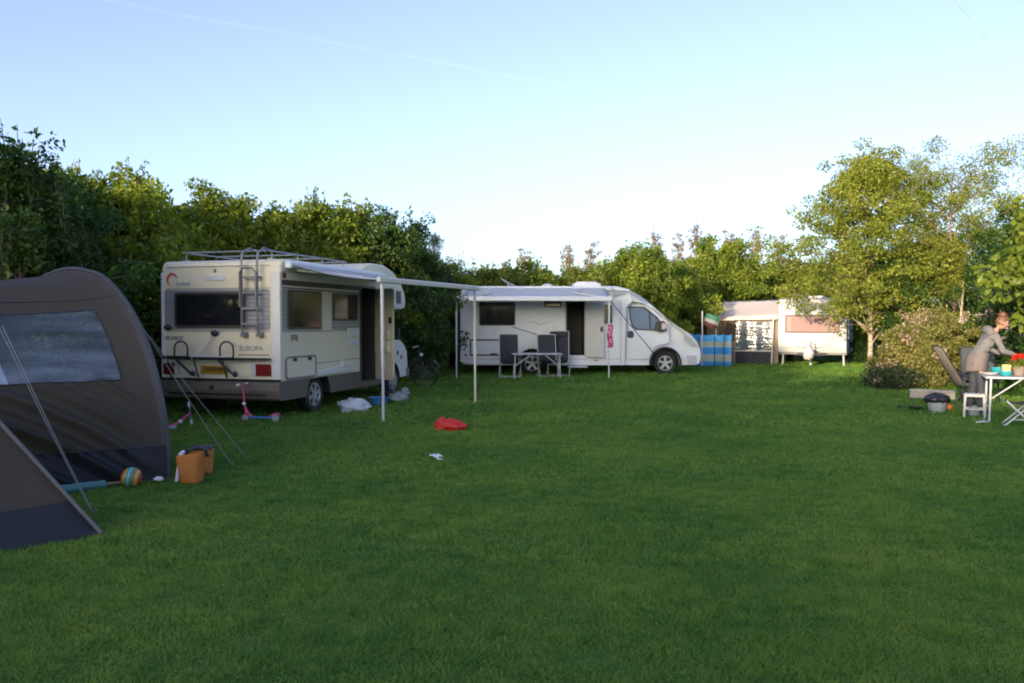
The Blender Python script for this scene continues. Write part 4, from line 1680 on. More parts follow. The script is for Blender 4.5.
def catmull(i, q):
    p0, p1, p2, p3 = (hoop[max(0, min(len(hoop) - 1, i + k))] for k in (-1, 0, 1, 2))
    r_ = []
    for a in range(2):
        r_.append(.5 * (2 * p1[a] + (p2[a] - p0[a]) * q + (2 * p0[a] - 5 * p1[a] + 4 * p2[a] - p3[a]) * q * q + (3 * p1[a] - p0[a] - 3 * p2[a] + p3[a]) * q ** 3))
    return r_


def arc(p):
    d = max(0, min(cum[-1], p * cum[-1]))
    i = 0
    while i < len(cum) - 2 and cum[i + 1] < d:
        i += 1
    return catmull(i, (d - cum[i]) / (cum[i + 1] - cum[i]))


def p_at_z(z):
    lo, hi = 0.0, .5
    for _ in range(40):
        m_ = (lo + hi) / 2
        if arc(m_)[1] < z:
            lo = m_
        else:
            hi = m_
    return lo


T1, T2 = 2.6, 4.6


def shell(p, t, out=0.0):
    s_, z_ = arc(p)
    e = .01
    s2, z2 = arc(min(1, p + e))
    s1, z1 = arc(max(0, p - e))
    n = Vector((-(z2 - z1), (s2 - s1)))            # outward normal in the (s, z) plane
    if n.length > 0:
        n.normalize()
    k = t / T1 if t < T1 else (t - T1) / (T2 - T1)
    edge = max(0, math.sin(math.pi * k))
    sag = -.16 * edge ** .55 * max(0, math.sin(math.pi * p)) ** .6
    low = max(0, 1 - z_ / 1.12)
    ph = t * 3.0 - z_ * 4.4 + .4 * math.sin(t * 2.1)
    fold = edge ** .5 * low ** .4 * min(1, t * 2.2) * (.17 * (1 - abs(math.sin(ph * 2.2))) ** 1.5 + .07 * (1 - abs(math.sin(ph * 3.7 + .9))) ** 1.6) if z_ < 1.12 else 0
    ripple = .010 * edge * math.sin(z_ * 34 + t * 4) * (1 if z_ > 1.5 else .3) * (1 - min(1, t * .15))
    o = sag + fold + ripple + out
    sc = 1 if t < T1 else 1 - .22 * (t - T1) / (T2 - T1)
    s_ = 1.75 + (s_ - 1.75) * sc + n.x * o
    z_ = z_ * sc + n.y * o
    return U * s_ + AX * t + Vector((0, 0, max(0.005, z_)))


pa, pb, pc = p_at_z(.36), p_at_z(1.07), p_at_z(1.83)


def patch(m, p0, p1, t0, t1, np_, nt_, out=0.0):
    m.grid(lambda a, b_: shell(p0 + (p1 - p0) * a, t0 + (t1 - t0) * b_, out), np_, nt_)


m = MB()
patch(m, pa, pb, 0, T1, 30, 110)
patch(m, pb, pc, 0, .3, 14, 8)
patch(m, pb, pc, 1.6, T1, 14, 20)
patch(m, pc, 1 - pc, 0, T1, 30, 50)
patch(m, 1 - pc, 1 - pb, 0, .3, 10, 6)
patch(m, 1 - pc, 1 - pb, 1.6, T1, 10, 12)
patch(m, 1 - pb, 1 - pa, 0, T1, 10, 30)
patch(m, pa, 1 - pa, T1, T2, 50, 20)
m.add([shell(pa + (1 - 2 * pa) * k / 20, T2) for k in range(21)], [tuple(range(21))])
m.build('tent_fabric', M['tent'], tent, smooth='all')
m = MB()
patch(m, 0, pa, 0, T2, 12, 170)
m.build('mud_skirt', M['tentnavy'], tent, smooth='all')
m = MB()
patch(m, 1 - pa, 1, 0, T2, 6, 40)
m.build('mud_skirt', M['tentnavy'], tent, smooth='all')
for a, b_ in ((pb, pc), (1 - pc, 1 - pb)):
    m = MB()
    patch(m, a, b_, .3, 1.6, 14, 26, .002)
    m.build('tent_window', M['foil'], tent, smooth='all')
m = MB()
m.tube([shell(k / 60, -.01, .015) for k in range(61)], .022, 8)
m.build('hoop_pole', M['tentpole'], tent, smooth=True)
m = MB()
patch(m, pa, 1 - pa, -.012, .035, 60, 2, .006)
m.build('hoop_sleeve', M['tentpole'], tent, smooth='all')
m = MB()
m.tube([shell(pb, .3 + 1.3 * k / 20, .006) for k in range(21)] + [shell(pc, 1.6 - 1.3 * k / 20, .006) for k in range(21)] + [shell(pc + (pb - pc) * k / 8, .3, .006) for k in range(9)], .007, 5)
m.build('window_seam', M['tentpole'], tent, smooth=True)
for p_, nm in ((pa, 'skirt_seam'), (pc + .03, 'roof_seam')):
    m = MB()
    m.tube([shell(p_, .02 + T1 * k / 90, .003) for k in range(90)], .005, 4)
    m.build(nm, M['tentpole'], tent, smooth=True)
m = MB()
m.tube([shell(k / 40, T1, .01) for k in range(41)], .025, 8)
m.build('hoop_pole', M['tentpole'], tent, smooth=True)
m = MB()
m.add([U * .02 + Vector((0, 0, .012)), U * 3.48 + Vector((0, 0, .012)), U * 3.3 + AX * T2 + Vector((0, 0, .012)), U * .3 + AX * T2 + Vector((0, 0, .012))], [(0, 1, 2, 3)])
m.build('groundsheet', M['tentnavy'], tent)
m = MB()
m.tube([shell(.30, .42, -.06), shell(.42, 1.2, -.05), shell(.5, 2.3, -.03)], .02, 6)
m.build('inner_pole', M['dark'], tent, smooth=True)
m = MB()
m.tube([U * .5 + AX * 1.2 + Vector((0, 0, .9)), U * .5 + AX * 1.35 + Vector((0, 0, 1.35)), U * .55 + AX * 1.75 + Vector((0, 0, 1.5))], .06, 6)
m.build('rolled_curtain', M['paper'], tent, smooth=True)
# porch wing towards the photographer
C_ = Vector((-3.17, 6.34, 0)) - A0
E_ = Vector((-4.95, 4.40, 0)) - A0
F_ = Vector((-6.3, 5.7, 0)) - A0
G_ = Vector((-4.15, 6.75, 0)) - A0
Q1 = Vector((-4.9, 6.55, 1.75)) - A0
Q2 = Vector((-6.0, 5.6, 1.9)) - A0


def wing(P0, P1, R0, R1, v0, v1, nu=24, nv_=14, out=0.0):
    n = (P1 - P0).cross(R0 - P0).normalized()
    if n.dot(Vector((.6, -.8, .2))) < 0:
        n = -n

    def fn(u, v):
        v = v0 + (v1 - v0) * v
        b_ = P0.lerp(P1, u)
        t_ = R0.lerp(R1, u)
        p_ = b_.lerp(t_, v)
        s_ = -.07 * max(0, math.sin(math.pi * u)) ** .8 * math.sin(math.pi * min(1, v * .9 + .05)) + .008 * math.sin(u * 19 + v * 6) * (1 - v) * math.sin(math.pi * u)
        q_ = p_ + n * (s_ + out)
        q_.z = max(q_.z, .006)
        return q_
    g_ = MB()
    g_.grid(fn, nu, nv_)
    return g_


PF = wing(C_, E_, Q1, Q2, .15, 1)
PF.f += []
PB = wing(G_, C_, Q1, Q1 + Vector((.002, 0, 0)), .15, 1)
n0 = len(PF.v)
PF.add(PB.v, PB.f)
PX = wing(E_, F_, Q2, Q2 + Vector((-.002, 0, 0)), .15, 1)
PF.add(PX.v, PX.f)
po = PF.build('porch_wing', M['tent'], tent, smooth='all')
m = MB()
for a in ((C_, E_, Q1, Q2), (G_, C_, Q1, Q1 + Vector((.002, 0, 0))), (E_, F_, Q2, Q2 + Vector((-.002, 0, 0)))):
    g_ = wing(*a, 0, .152, 24, 5)
    m.add(g_.v, g_.f)
m.build('porch_skirt', M['tentnavy'], po, smooth='all')
m = MB()
pts = [C_.lerp(Q1, k / 14) + Vector((.012, -.012, .02)) for k in range(15)]
m.tube(pts, .016, 6)
m.build('porch_piping', mat('grey_piping', (.1, .1, .105), .7), po, smooth=True)
# guy ropes and their pegs
for a, b_ in ((shell(.29, 0, .03), ground_at(231, 466) - A0), (shell(.30, .02, .03), ground_at(234, 464) - A0 + Vector((.05, .3, 0))),
              (Vector((-4.35, 7.0, 1.62)) - A0, ground_at(88, 510) - A0), (Vector((-4.33, 7.02, 1.62)) - A0, ground_at(92, 516) - A0)):
    m = MB()
    m.tube([a, a.lerp(b_, .5) + Vector((0, 0, -.02)), b_], .004, 5)
    m.build('guy_rope', M['rope'], tent)
    m = MB()
    m.tube([b_ + Vector((0, 0, -.1)), b_ + Vector((0, 0, .035)), b_ + Vector((.02, 0, .05))], .006, 5)
    m.build('tent_peg', M['steel'], tent)

# ------------------------------------------------------------------ caravan and its awning
cv = thing('caravan', 'white touring caravan with pink front blind, lit by the low sun', 'caravan', (11.25, 31.0, 0), R(-25))
WC = 1.2
prof = [(.22, .42), (.06, .52), (-.03, .72), (0, 1.15), (.1, 1.9), (.24, 2.3), (.42, 2.5), (.7, 2.58), (4.0, 2.58), (4.3, 2.45), (4.5, 2.0), (4.5, .6), (4.35, .45)]
m = MB()
m.prism(prof, -WC, WC, lambda u, v, q: (q, u, v))
bo = m.build('body', M['caravan'], cv)
cw = MB()
cw.lathe([(.4, -WC - .1), (.4, -WC + .4)], (0, 0, 0), 30, 'X')
cw.v = [(v[0], v[1] + 2.6, v[2] + .36) for v in cw.v]
c1 = cw.build('cutter', M['dark'])
cw = MB()
cw.lathe([(.4, WC - .4), (.4, WC + .1)], (0, 0, 0), 30, 'X')
cw.v = [(v[0], v[1] + 2.6, v[2] + .36) for v in cw.v]
carve(bo, [c1, cw.build('cutter', M['dark'])])
md = bo.modifiers.new('bevel', 'BEVEL')
md.width = .06
md.segments = 3
md.limit_method = 'ANGLE'
md.angle_limit = R(50)


def cvf(z):
    """front face of the caravan at height z"""
    for (y0, z0), (y1, z1) in zip(prof[1:], prof[2:8]):
        if z0 <= z <= z1:
            return y0 + (y1 - y0) * (z - z0) / (z1 - z0)
    return 0


def front_panel(outl, t):
    mm = MB()
    n = len(outl)
    vs = [(u, cvf(v) - t, v) for u, v in outl] + [(u, cvf(v) + .02, v) for u, v in outl]
    fs = [tuple(range(n)), tuple(range(2 * n - 1, n - 1, -1))] + [(i, n + i, n + (i + 1) % n, (i + 1) % n) for i in range(n)]
    return mm.add(vs, fs)


f = front_panel(rrect(-.97, .97, 1.24, 1.92, .05), .03).build('front_window', mat('mauve_frame', (.16, .11, .11), .7, spec=.1), cv)
front_panel(rrect(-.92, .92, 1.29, 1.87, .04), .036).build('pane', M['pinkcurtain'], f)
front_panel(rrect(-.90, -.74, 1.3, 1.86, .02), .042).build('side_blind', mat('pale_blind', (.32, .25, .24), .8, spec=.1), f)
m = MB()


def locker(u, v):
    x = -.88 + 1.76 * u
    z = .7 + .52 * v
    w_ = max(0, math.sin(math.pi * u)) ** .35 * max(0, math.sin(math.pi * min(1, .06 + v * .88))) ** .35
    return (x * (1 - .22 * (1 - v)), cvf(z) - .17 * w_ + .004 - .012 * math.sin(v * 26) * w_, z)


m.grid(locker, 24, 24)
lk = m.build('gas_locker', M['caravan'], cv, smooth='all')
m = MB()
m.tube([(-.9 + 1.8 * k / 20, cvf(.64) - .05, .74 - .16 * math.sin(math.pi * k / 20)) for k in range(21)], .035, 6)
m.build('front_moulding', mat('pale_grey_moulding', (.5, .5, .5), .5), cv, smooth=True)
m = MB()
for x in (-.55, .55):
    m.bar((x, .3, .45), (x * .05, -1.1, .46), .07, .1)
m.bar((0, -.9, .46), (0, -1.35, .48), .08, .08)
m.build('drawbar', M['greymetal'], cv)
m = MB()
m.ball((0, -1.2, .52), (.19, .28, .26), 14, 10, lambda n, p_: p_ * (1 + .12 * math.sin(n.z * 7 + n.x * 9)))
m.build('hitch_cover', mat('white_hitch_cover', (.62, .57, .56), .6, bump=.4, bscale=9), cv, smooth=True)
m = MB()
m.tube([(.06, -1.0, .12), (.06, -1.0, .95)], .025, 8)
m.lathe([(.11, -.04), (.11, .04)], (.06, -1.0, .11), 16, 'X')
m.build('jockey_wheel', M['greymetal'], cv)
for x in (-1.05, 1.08):
    m = MB()
    m.bar((x, .35, .5), (x * 1.02, .25, .02), .05, .05)
    m.span((x * 1.02 - .07, .18, 0), (x * 1.02 + .07, .32, .03))
    m.build('corner_steady', M['alu'], cv)
for sx in (-1, 1):
    m = MB()
    m.lathe([(.33, -.09), (.35, -.05), (.35, .05), (.33, .09)], (sx * (WC - .13), 2.6, .35), 24, 'X')
    m.build('wheel', M['black'], cv, smooth=True)
for x in (-1.1, 1.1):
    front_panel(rrect(x - .04, x + .04, 1.3, 1.42, .02), .03).build('position_lamp', mat('peach_lens', (.6, .3, .2), .3), cv)
m = MB()
m.span((WC - .004, .5, 1.0), (WC + .05, 1.25, 1.7))
for k in range(9):
    m.span((WC + .045, .54, 1.04 + k * .07), (WC + .06, 1.21, 1.075 + k * .07))
m.build('side_louvre', M['caravan'], cv)
m = MB()
m.span((WC - .01, .9, .95), (WC + .01, 1.9, 1.85)) 
m.build('side_window', M['glass'], cv)
m = MB()
m.tube([(-WC - .01, .12, .6), (-WC - .01, .1, 1.9), (-WC - .01, .42, 2.5), (-WC - .01, .8, 2.59), (-WC - .01, 3.9, 2.59)], .02, 6)
m.build('awning_track', M['alu'], cv, smooth=True)
m = MB()
m.prism(rrect(-.3, .3, 1.6, 2.2, .06), 2.56, 2.68, lambda u, v, q: (u, v, q))
m.build('roof_hatch', M['caravan'], cv, bevel=.02)

ca = thing('caravan_awning', 'sand-coloured caravan awning tent with grey lower wall and lace-curtained window', 'awning tent', (11.25, 31.0, 0), R(-25))
m = MB()


def rf(u, v):
    x = -3.5 + 2.28 * u - .1 * (1 - u) * (1 - v)
    y = .0 + 1.7 * v
    z = 1.8 + (.68) * v ** .85 + .06 * u - .05 * math.sin(math.pi * u) * math.sin(math.pi * v)
    return (x, y, z)


m.grid(rf, 16, 12)
m.grid(lambda u, v: (-3.5 + 2.28 * u, 1.7 + 1.1 * v, 2.48 + .06 * u - .02 * math.sin(math.pi * v)), 12, 6)
m.grid(lambda u, v: (-4.05 + .55 * u, .5 * (1 - u) + 2.6 * v if u < 1 else 1.7 + 1.1 * v, 1.75 + .73 * u), 1, 8)
m.add([(-4.05, .5, 1.75), (-3.6, 0, 1.8), (-3.5, 1.7, 2.48)], [(0, 1, 2)])
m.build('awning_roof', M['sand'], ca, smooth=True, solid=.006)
m = MB()
m.grid(lambda u, v: (-3.6 + 2.38 * u, -.004, 1.81 - .1 * v + .05 * u - .012 * abs(math.sin(u * 28)) * v), 48, 2)
m.build('valance', M['sand'], ca, solid=.006)
m = MB()
m.span((-3.55, .24, .0), (-2.84, .26, 1.78))
m.span((-1.5, .24, 0), (-1.24, .26, 1.8))
m.span((-2.84, .24, 1.66), (-1.5, .26, 1.79))
m.add([(-4.0, .5, 0), (-4.0, 2.8, 0), (-4.05, 2.8, 1.76), (-4.05, .5, 1.76)], [(0, 1, 2, 3)])
m.add([(-4.0, .5, 0), (-3.55, .25, 0), (-3.55, .25, 1.78), (-4.05, .5, 1.76)], [(0, 1, 2, 3)])
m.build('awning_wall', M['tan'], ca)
m = MB()
m.span((-2.84, .235, 0), (-1.5, .255, .52))
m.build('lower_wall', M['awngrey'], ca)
m = MB()
m.span((-2.9, .222, .5), (-1.4, .238, .55))
m.build('wall_piping', M['sand'], ca)
m = MB()
m.grid(lambda u, v: (-2.84 + 1.34 * u, .25 + .01 * math.sin(u * 14), .54 + 1.12 * v), 24, 4)
m.build('awning_window', foil_mat('grey_blue_foil', (.5, .56, .64), .62, .5), ca, smooth='all')
m = MB()
rl = random.Random(3)
for k in range(19):
    x = -2.78 + k * .068
    ln = rl.uniform(.35, .5) if 3 < k < 14 else rl.uniform(.6, .95)
    z = 1.62
    while z > 1.62 - ln:
        h_ = rl.uniform(.05, .12)
        if rl.random() < .8:
            m.span((x + rl.uniform(-.012, .012) - .02, .205, z - h_), (x + .02 + rl.uniform(-.01, .01), .211, z))
        z -= h_ + rl.uniform(.0, .03)
m.build('lace_curtain', M['lace'], ca)
for x in (-3.55, -1.46):
    m = MB()
    m.bar((x, .05, 0), (x - .02 if x < -2 else x + .07, .02, 1.82), .06, .05)
    m.build('awning_pole', M['sand'] if x > -2 else M['alu'], ca)
m = MB()
m.tube([(-4.3, .3, 1.72), (-3.55, 1.75, 2.5)], .03, 6)
m.tube([(-4.42, .5, 1.7), (-3.6, 1.85, 2.5)], .02, 6)
m.build('roof_pole', M['greymetal'], ca, smooth=True)
m = MB()
m.grid(lambda u, v: (-3.5 + .66 * u, .21 + .02 * math.sin(u * 20), .9 + .85 * v), 16, 4)
m.build('dark_curtain', mat('dim_brown_curtain', (.07, .05, .04), .9), ca, smooth='all')

# striped windbreak
wbm = bands('blue_striped_canvas', [(0, (.07, .38, .8)), (.17, (.42, .5, .52)), (.24, (.5, .5, .33)), (.31, (.42, .52, .56)), (.38, (.06, .35, .78)), (.6, (.42, .52, .56)), (.66, (.5, .5, .33)), (.72, (.4, .5, .54)), (.78, (.09, .44, .84))], rough=.75, trans=.25)
wb = thing('windbreak', 'blue beach windbreak with pale stripes standing between white cab and caravan awning', 'windbreak', (6.1, 30.9, 0))
wb.scale = (1, 1, 1.2)
pp = [(0, 0), (.75, -.55), (1.35, -.5), (1.62, -.78), (1.93, -.72)]
cols = []


def wbp(u, v):
    q = u * (len(pp) - 1)
    i = min(int(q), len(pp) - 2)
    q -= i
    x = pp[i][0] + (pp[i + 1][0] - pp[i][0]) * q
    y = pp[i][1] + (pp[i + 1][1] - pp[i][1]) * q + .05 * math.sin(math.pi * q)
    return (x, y, .015 + (.985 - .03 * math.sin(math.pi * q)) * v)


m = MB()
m.grid(wbp, 48, 6)
m.build('canvas', wbm, wb, smooth=True, solid=.004)
for x, y in pp:
    m = MB()
    m.tube([(x, y - .02, 0), (x, y - .02, 1.08)], .015, 6)
    m.build('pole', M['dark'], wb)
tp = thing('beach_towel', 'turquoise towel hung over the left end of the striped windbreak', 'towel', (6.12, 30.85, 0))
m = MB()
m.grid(lambda u, v: (.55 * u, -.4 * u - .06 + .02 * math.sin(u * 9), 1.0 + .3 * v - .07 * u), 10, 4)
m.build('towel_cloth', M['teal'], tp, smooth=True, solid=.01)

fl = thing('flag', 'small green, white and red flag on a white stick at the windbreak', 'flag', (6.95, 30.2, 0))
m = MB()
m.tube([(0, 0, 0), (0, 0, 2.05)], .022, 6)
m.build('flagpole', M['white'], fl)
fm = bands('flag_cloth', [(0, (.16, .05, .04)), (.33, (.42, .42, .4)), (.62, (.06, .24, .16))], axis='Z', rough=.8, trans=.3)
m = MB()
m.grid(lambda u, v: (.02 + .55 * u, .04 * math.sin(u * 7), (v - .35 * u * 1.1) * 1.0), 16, 8)
fo = m.build('flag_cloth', fm, fl, smooth=True)
# cloth tilts down away from the stick; colour bands stay along the cloth
me = fo.data
for v in me.vertices:
    u = (v.co.x - .02) / .55
    v.co.z += .385 * u
fo.location = (-.02, 0, 1.58)
fo.scale = (1, 1, .45)
fo.rotation_euler = (0, R(22), 0)

# ------------------------------------------------------------------ camping furniture
def tubes(name, m_, parent, lines, r=.013, seg=7):
    o = None
    for ln in lines:
        mm = MB()
        mm.tube(ln, r, seg)
        o = mm.build(name, m_, parent, smooth=True)
    return o


def camp_chair(name, label, x, y, rz, frame, cloth_, recline=18, seat_h=.44, back=.78, w=.54, head=True, group=None, thick=.05):
    """folding high-back chair facing +X"""
    t = thing(name, label, 'camping chair', (x, y, 0), rz, group)
    sb = math.sin(R(recline))
    cb_ = math.cos(R(recline))
    h0 = Vector((-.2, 0, seat_h))
    top = h0 + Vector((-sb * back, 0, cb_ * back))
    # padded seat and back
    m = MB()

    def pad(a, b_, bulge):
        a, b_ = Vector(a), Vector(b_)
        d = (b_ - a)
        n = Vector((-d.z, 0, d.x)).normalized()
        if n.x < 0 and abs(d.z) > abs(d.x):
            n = -n

        def fn(side):
            def g_(u, v):
                q = (v - .5) * 2
                rnd = max(0, 1 - abs(q) ** 6) ** .5
                e = max(0, min(1, min(u, 1 - u) * 12)) ** .5
                seg_ = .85 + .15 * abs(math.sin(u * math.pi * 5))
                return a + d * u + Vector((0, q * w * .47, 0)) + n * side * (thick * .5 * rnd * e * seg_ + .003) - n * bulge * math.sin(math.pi * u) * (1 - q * q)
            return g_
        mm = MB()
        mm.grid(fn(1), 24, 10)
        mm.grid(fn(-1), 24, 10)
        return mm
    pad((-.19, 0, seat_h + .0), (.3, 0, seat_h + .035), .02).build('seat', cloth_, t, smooth=True)
    pad(h0 + Vector((-.01, 0, .03)), top, .02).build('backrest', cloth_, t, smooth=True)
    if head:
        mm = MB()
        q_ = Vector((-sb, 0, cb_))
        mm.ball(top - q_ * .1 + Vector((.045, 0, 0)), (.045, w * .4, .085), 14, 8)
        mm.build('headrest', cloth_, t, smooth=True)
    for sy in (-1, 1):
        yy = sy * w / 2
        tubes('back_tube', frame, t, [[(h0.x, yy, h0.z), (top.x, yy, top.z)]])
        tubes('seat_tube', frame, t, [[(-.22, yy, seat_h), (.32, yy, seat_h + .03)]])
        yo_ = sy * (w / 2 + .03)
        tubes('armrest', frame, t, [[(-.28, yo_, seat_h + .2), (.2, yo_, seat_h + .22), (.27, yo_, seat_h + .2)]], .02)
        tubes('leg', frame, t, [[(.22, yo_, seat_h + .21), (-.22, yo_, 0.01)]])
        tubes('leg', frame, t, [[(-.2, yo_, seat_h + .2), (.26, yo_, 0.01)]])
    for xx in (-.2, .24):
        tubes('crossbar', frame, t, [[(xx, -w / 2 - .03, .03), (xx, w / 2 + .03, .03)]])
    tubes('crossbar', frame, t, [[(top.x, -w / 2, top.z), (top.x - .01, 0, top.z + .02), (top.x, w / 2, top.z)]])
    return t


GCH = 'grey cushioned chairs under the white awning'
camp_chair('camping_chair', 'charcoal cushioned camping chair left of the table, its tall back to the photographer', -.05, 24.5, R(82), M['alu'], M['cushion'], 10, .44, .86, .56, False, GCH)
camp_chair('camping_chair', 'charcoal cushioned camping chair behind the right half of the table', 1.1, 24.75, R(-80), M['alu'], M['cushion'], 12, .44, .84, .56, False, GCH)
camp_chair('camping_chair', 'charcoal chair whose back top shows above the other one beside the open door', 1.42, 25.1, R(-95), M['alu'], M['cushion'], 8, .44, .93, .6, True, GCH)


def table(name, label, x, y, rz, lx, ly, h, topm, legm, brace=True, th=.03):
    t = thing(name, label, 'table', (x, y, 0), rz)
    m = MB()
    m.prism(rrect(-lx / 2, lx / 2, -ly / 2, ly / 2, .04), h - th, h, lambda u, v, q: (u, v, q))
    m.build('tabletop', topm, t, bevel=.006)
    m = MB()
    m.tube([(u, v, h - th * .6) for u, v in rrect(-lx / 2 - .004, lx / 2 + .004, -ly / 2 - .004, ly / 2 + .004, .04)], th * .62, 6, closed=True)
    m.build('rim', legm, t, smooth=True)
    for sx in (-1, 1):
        for sy in (-1, 1):
            tubes('leg', legm, t, [[(sx * (lx / 2 - .07), sy * (ly / 2 - .05), h - th), (sx * (lx / 2 - .05), sy * (ly / 2 - .04), .01)]], .018)
        if brace:
            tubes('brace', legm, t, [[(sx * (lx / 2 - .06), -(ly / 2 - .05), h * .5), (sx * (lx / 2 - .5), -(ly / 2 - .05), h - th - .01)]], .012)
        tubes('crossbar', legm, t, [[(sx * (lx / 2 - .055), -(ly / 2 - .05), .25), (sx * (lx / 2 - .055), ly / 2 - .05, .25)]], .012)
    return t


table('camping_table', 'white folding camping table between the grey chairs under the awning', .72, 24.1, R(2), 1.42, .75, .74, M['alu'], M['alu'])

# right-hand seating group
GRC = 'recliners in front of the bushes'
sling = mat('sand_sling_cloth', (.33, .28, .22), .85, var=.1, bump=.2, bscale=40)
r1 = camp_chair('recliner', 'dark-framed recliner with sand cloth tilted far back, facing right', 8.84, 15.9, R(-9), M['dark'], sling, 31, .44, .88, .56, True, GRC, .025)
r1.scale = (.95, .95, .98)
camp_chair('recliner', 'blue-grey recliner seen from the front, half hidden behind the woman', 9.4, 16.6, R(-112), M['dark'], mat('blue_grey_sling', (.045, .052, .06), .85, var=.2), 14, .42, .72, .6, False, GRC, .025)

TX, TY = 8.79, 13.46
table('dining_table', 'pale folding table laid with bowls and flowers at the right edge', TX, TY, R(-25), 1.9, .8, .76, mat('pale_tabletop', (.36, .34, .33), .4, var=.08), M['alu'])

st = thing('stool', 'low white plastic stool with slatted top left of the laid table', 'stool', (7.96, 14.2, 0), R(-28))
m = MB()
for k in range(5):
    m.span((-.15 + k * .062, -.15, .40), (-.15 + k * .062 + .05, .15, .425))
m.span((-.16, -.16, .37), (.16, -.13, .41))
m.span((-.16, .13, .37), (.16, .16, .41))
m.span((-.165, -.16, .37), (-.135, .16, .41))
m.span((.135, -.16, .37), (.165, .16, .41))
m.build('seat', M['offwhite'], st, bevel=.004)
for sx in (-1, 1):
    for sy in (-1, 1):
        m = MB()
        m.bar((sx * .14, sy * .14, .38), (sx * .155, sy * .15, 0), .035, .03)
        m.build('leg', M['offwhite'], st)
for sy in (-1, 1):
    m = MB()
    m.bar((-.15, sy * .145, .16), (.15, sy * .145, .16), .025, .02)
    m.build('crossbar', M['offwhite'], st)
tb_ = thing('toiletry_bag', 'small grey-blue bag lying under the white stool', 'bag', (7.98, 14.25, 0), .4)
m = MB()
m.ball((0, 0, .1), (.1, .08, .1), 16, 10, lambda n, p_: p_ * (1 + .12 * math.sin(n.x * 9 + n.z * 5)))
m.build('bag_body', M['bag_clear'], tb_, smooth=True)

fs_ = thing('folding_stool', 'white folding stool with crossed legs in front of the laid table', 'stool', (8.02, 13.05, 0), R(-24))
m = MB()
m.grid(lambda u, v: (-.19 + .38 * u, -.16 + .32 * v, .41 - .045 * math.sin(math.pi * u)), 12, 4)
m.build('seat', M['cushion'], fs_, smooth=True, solid=.012)
for sy in (-.17, .17):
    for sg in (-1, 1):
        tubes('leg', M['alu'], fs_, [[(-.21 * sg, sy + .012 * sg, .01), (.19 * sg, sy + .012 * sg, .41)]], .014)
for sx in (-.21, .21):
    tubes('crossbar', M['alu'], fs_, [[(sx, -.18, .02), (sx, .18, .02)]], .012)
tubes('crossbar', M['alu'], fs_, [[(-.1, -.17, .12), (.1, -.17, .12)]], .009)

# things on the table
ZT = .76


def bowl(name, label, cat, x, y, r, h, m_, fill=None, wall=.006, z=ZT):
    t = thing(name, label, cat, (x, y, z))
    m = MB()
    m.lathe([(.001, 0.002), (r * .6, 0.002), (r * .86, h * .4), (r, h), (r - wall, h), (r * .84, h * .42), (r * .55, .012), (.001, .012)], (0, 0, 0), 28, 'Z', cap=False)
    m.build('shell', m_, t, smooth=True)
    if fill:
        m = MB()
        m.ball((0, 0, h * .55), (r * .8, r * .8, h * .5), 14, 8, lambda n, p_: p_ * (1 + .1 * math.sin(n.x * 11 + n.y * 7)))
        m.build('content', fill, t, smooth=True)
    return t


bowl('bowl', 'teal plastic bowl at the back left of the laid table', 'bowl', 8.34, 14.15, .125, .11, M['teal'])
bowl('bowl', 'smaller teal bowl at the front of the laid table', 'bowl', 8.17, 13.66, .1, .075, M['teal'])
bowl('jug', 'pale yellow plastic jug between the two teal bowls', 'jug', 8.3, 13.86, .075, .17, M['cupyellow'])
bowl('plate', 'plate with brown rolls at the left end of the laid table', 'plate', 8.1, 14.0, .13, .03, M['white'], mat('bread_brown', (.4, .2, .07), .7))
fp = thing('flower_pot', 'pot of bright red flowers on the laid table at the picture edge', 'flower pot', (8.5, 13.85, ZT))
m = MB()
m.lathe([(.001, 0), (.075, 0), (.1, .13), (.11, .15), (.095, .15), (.07, .12), (.001, .12)], (0, 0, 0), 24, 'Z', cap=False)
m.build('pot', M['tan'], fp, smooth=True)
rs = np.random.default_rng(4)
v, lo = leaf_cloud(np.array([[0, 0, .2]]), np.array([[.15, .15, .1]]), np.array([220]), .055, rs, aspect=.7)
o = bpy.data.objects.new('foliage', mesh_from_arrays('foliage', v, lo, 3))
o.data.materials.append(M['leaf_yel'])
COL.objects.link(o)
o.parent = fp
v, lo = leaf_cloud(rs.normal(size=(16, 3)) * [.07, .07, .025] + [0, 0, .33], np.full((16, 3), .035), np.full(16, 22), .045, rs, aspect=.95)
o = bpy.data.objects.new('flowers', mesh_from_arrays('flowers', v, lo, 3))
o.scale = (.8, .8, .9)
o.data.materials.append(leaf_mat('red_petals', (.45, .015, .01), (.62, .03, .015), (.7, .07, .03), .25))
COL.objects.link(o)
o.parent = fp

# ------------------------------------------------------------------ odds and ends on the grass
def crumpled(name, label, cat, x, y, sz, m_, seed, rz=0, knot=None):
    t = thing(name, label, cat, (x, y, 0), rz)
    rl_ = random.Random(seed)
    ph = [rl_.uniform(0, 6.28) for _ in range(8)]
    fr = [rl_.uniform(2, 6) for _ in range(8)]

    def fn(n, p_):
        q0 = n * 1.7 + Vector((seed * 3.1, seed, 0))
        k = .86 + .34 * noise.noise(q0) + .22 * abs(noise.noise(q0 * 2.3)) + .16 * (1 - abs(noise.noise(q0 * 4.7)) * 2) * .6 + .05 * noise.noise(q0 * 11)
        q = p_ * k
        q.z = max(q.z, -sz[2] * .55)
        return q
    m = MB()
    m.ball((0, 0, sz[2] * .55), sz, 60, 40, fn)
    if knot:
        kx, ky, kz, kr = knot
        m.ball((kx, ky, kz), (kr, kr * .8, kr), 30, 22, lambda n, p_: p_ * (.85 + .5 * noise.noise(n * 2.2 + Vector((seed, 0, 0))) + .3 * abs(noise.noise(n * 5))))
    m.build('bag_body', m_, t, smooth='all')
    return t


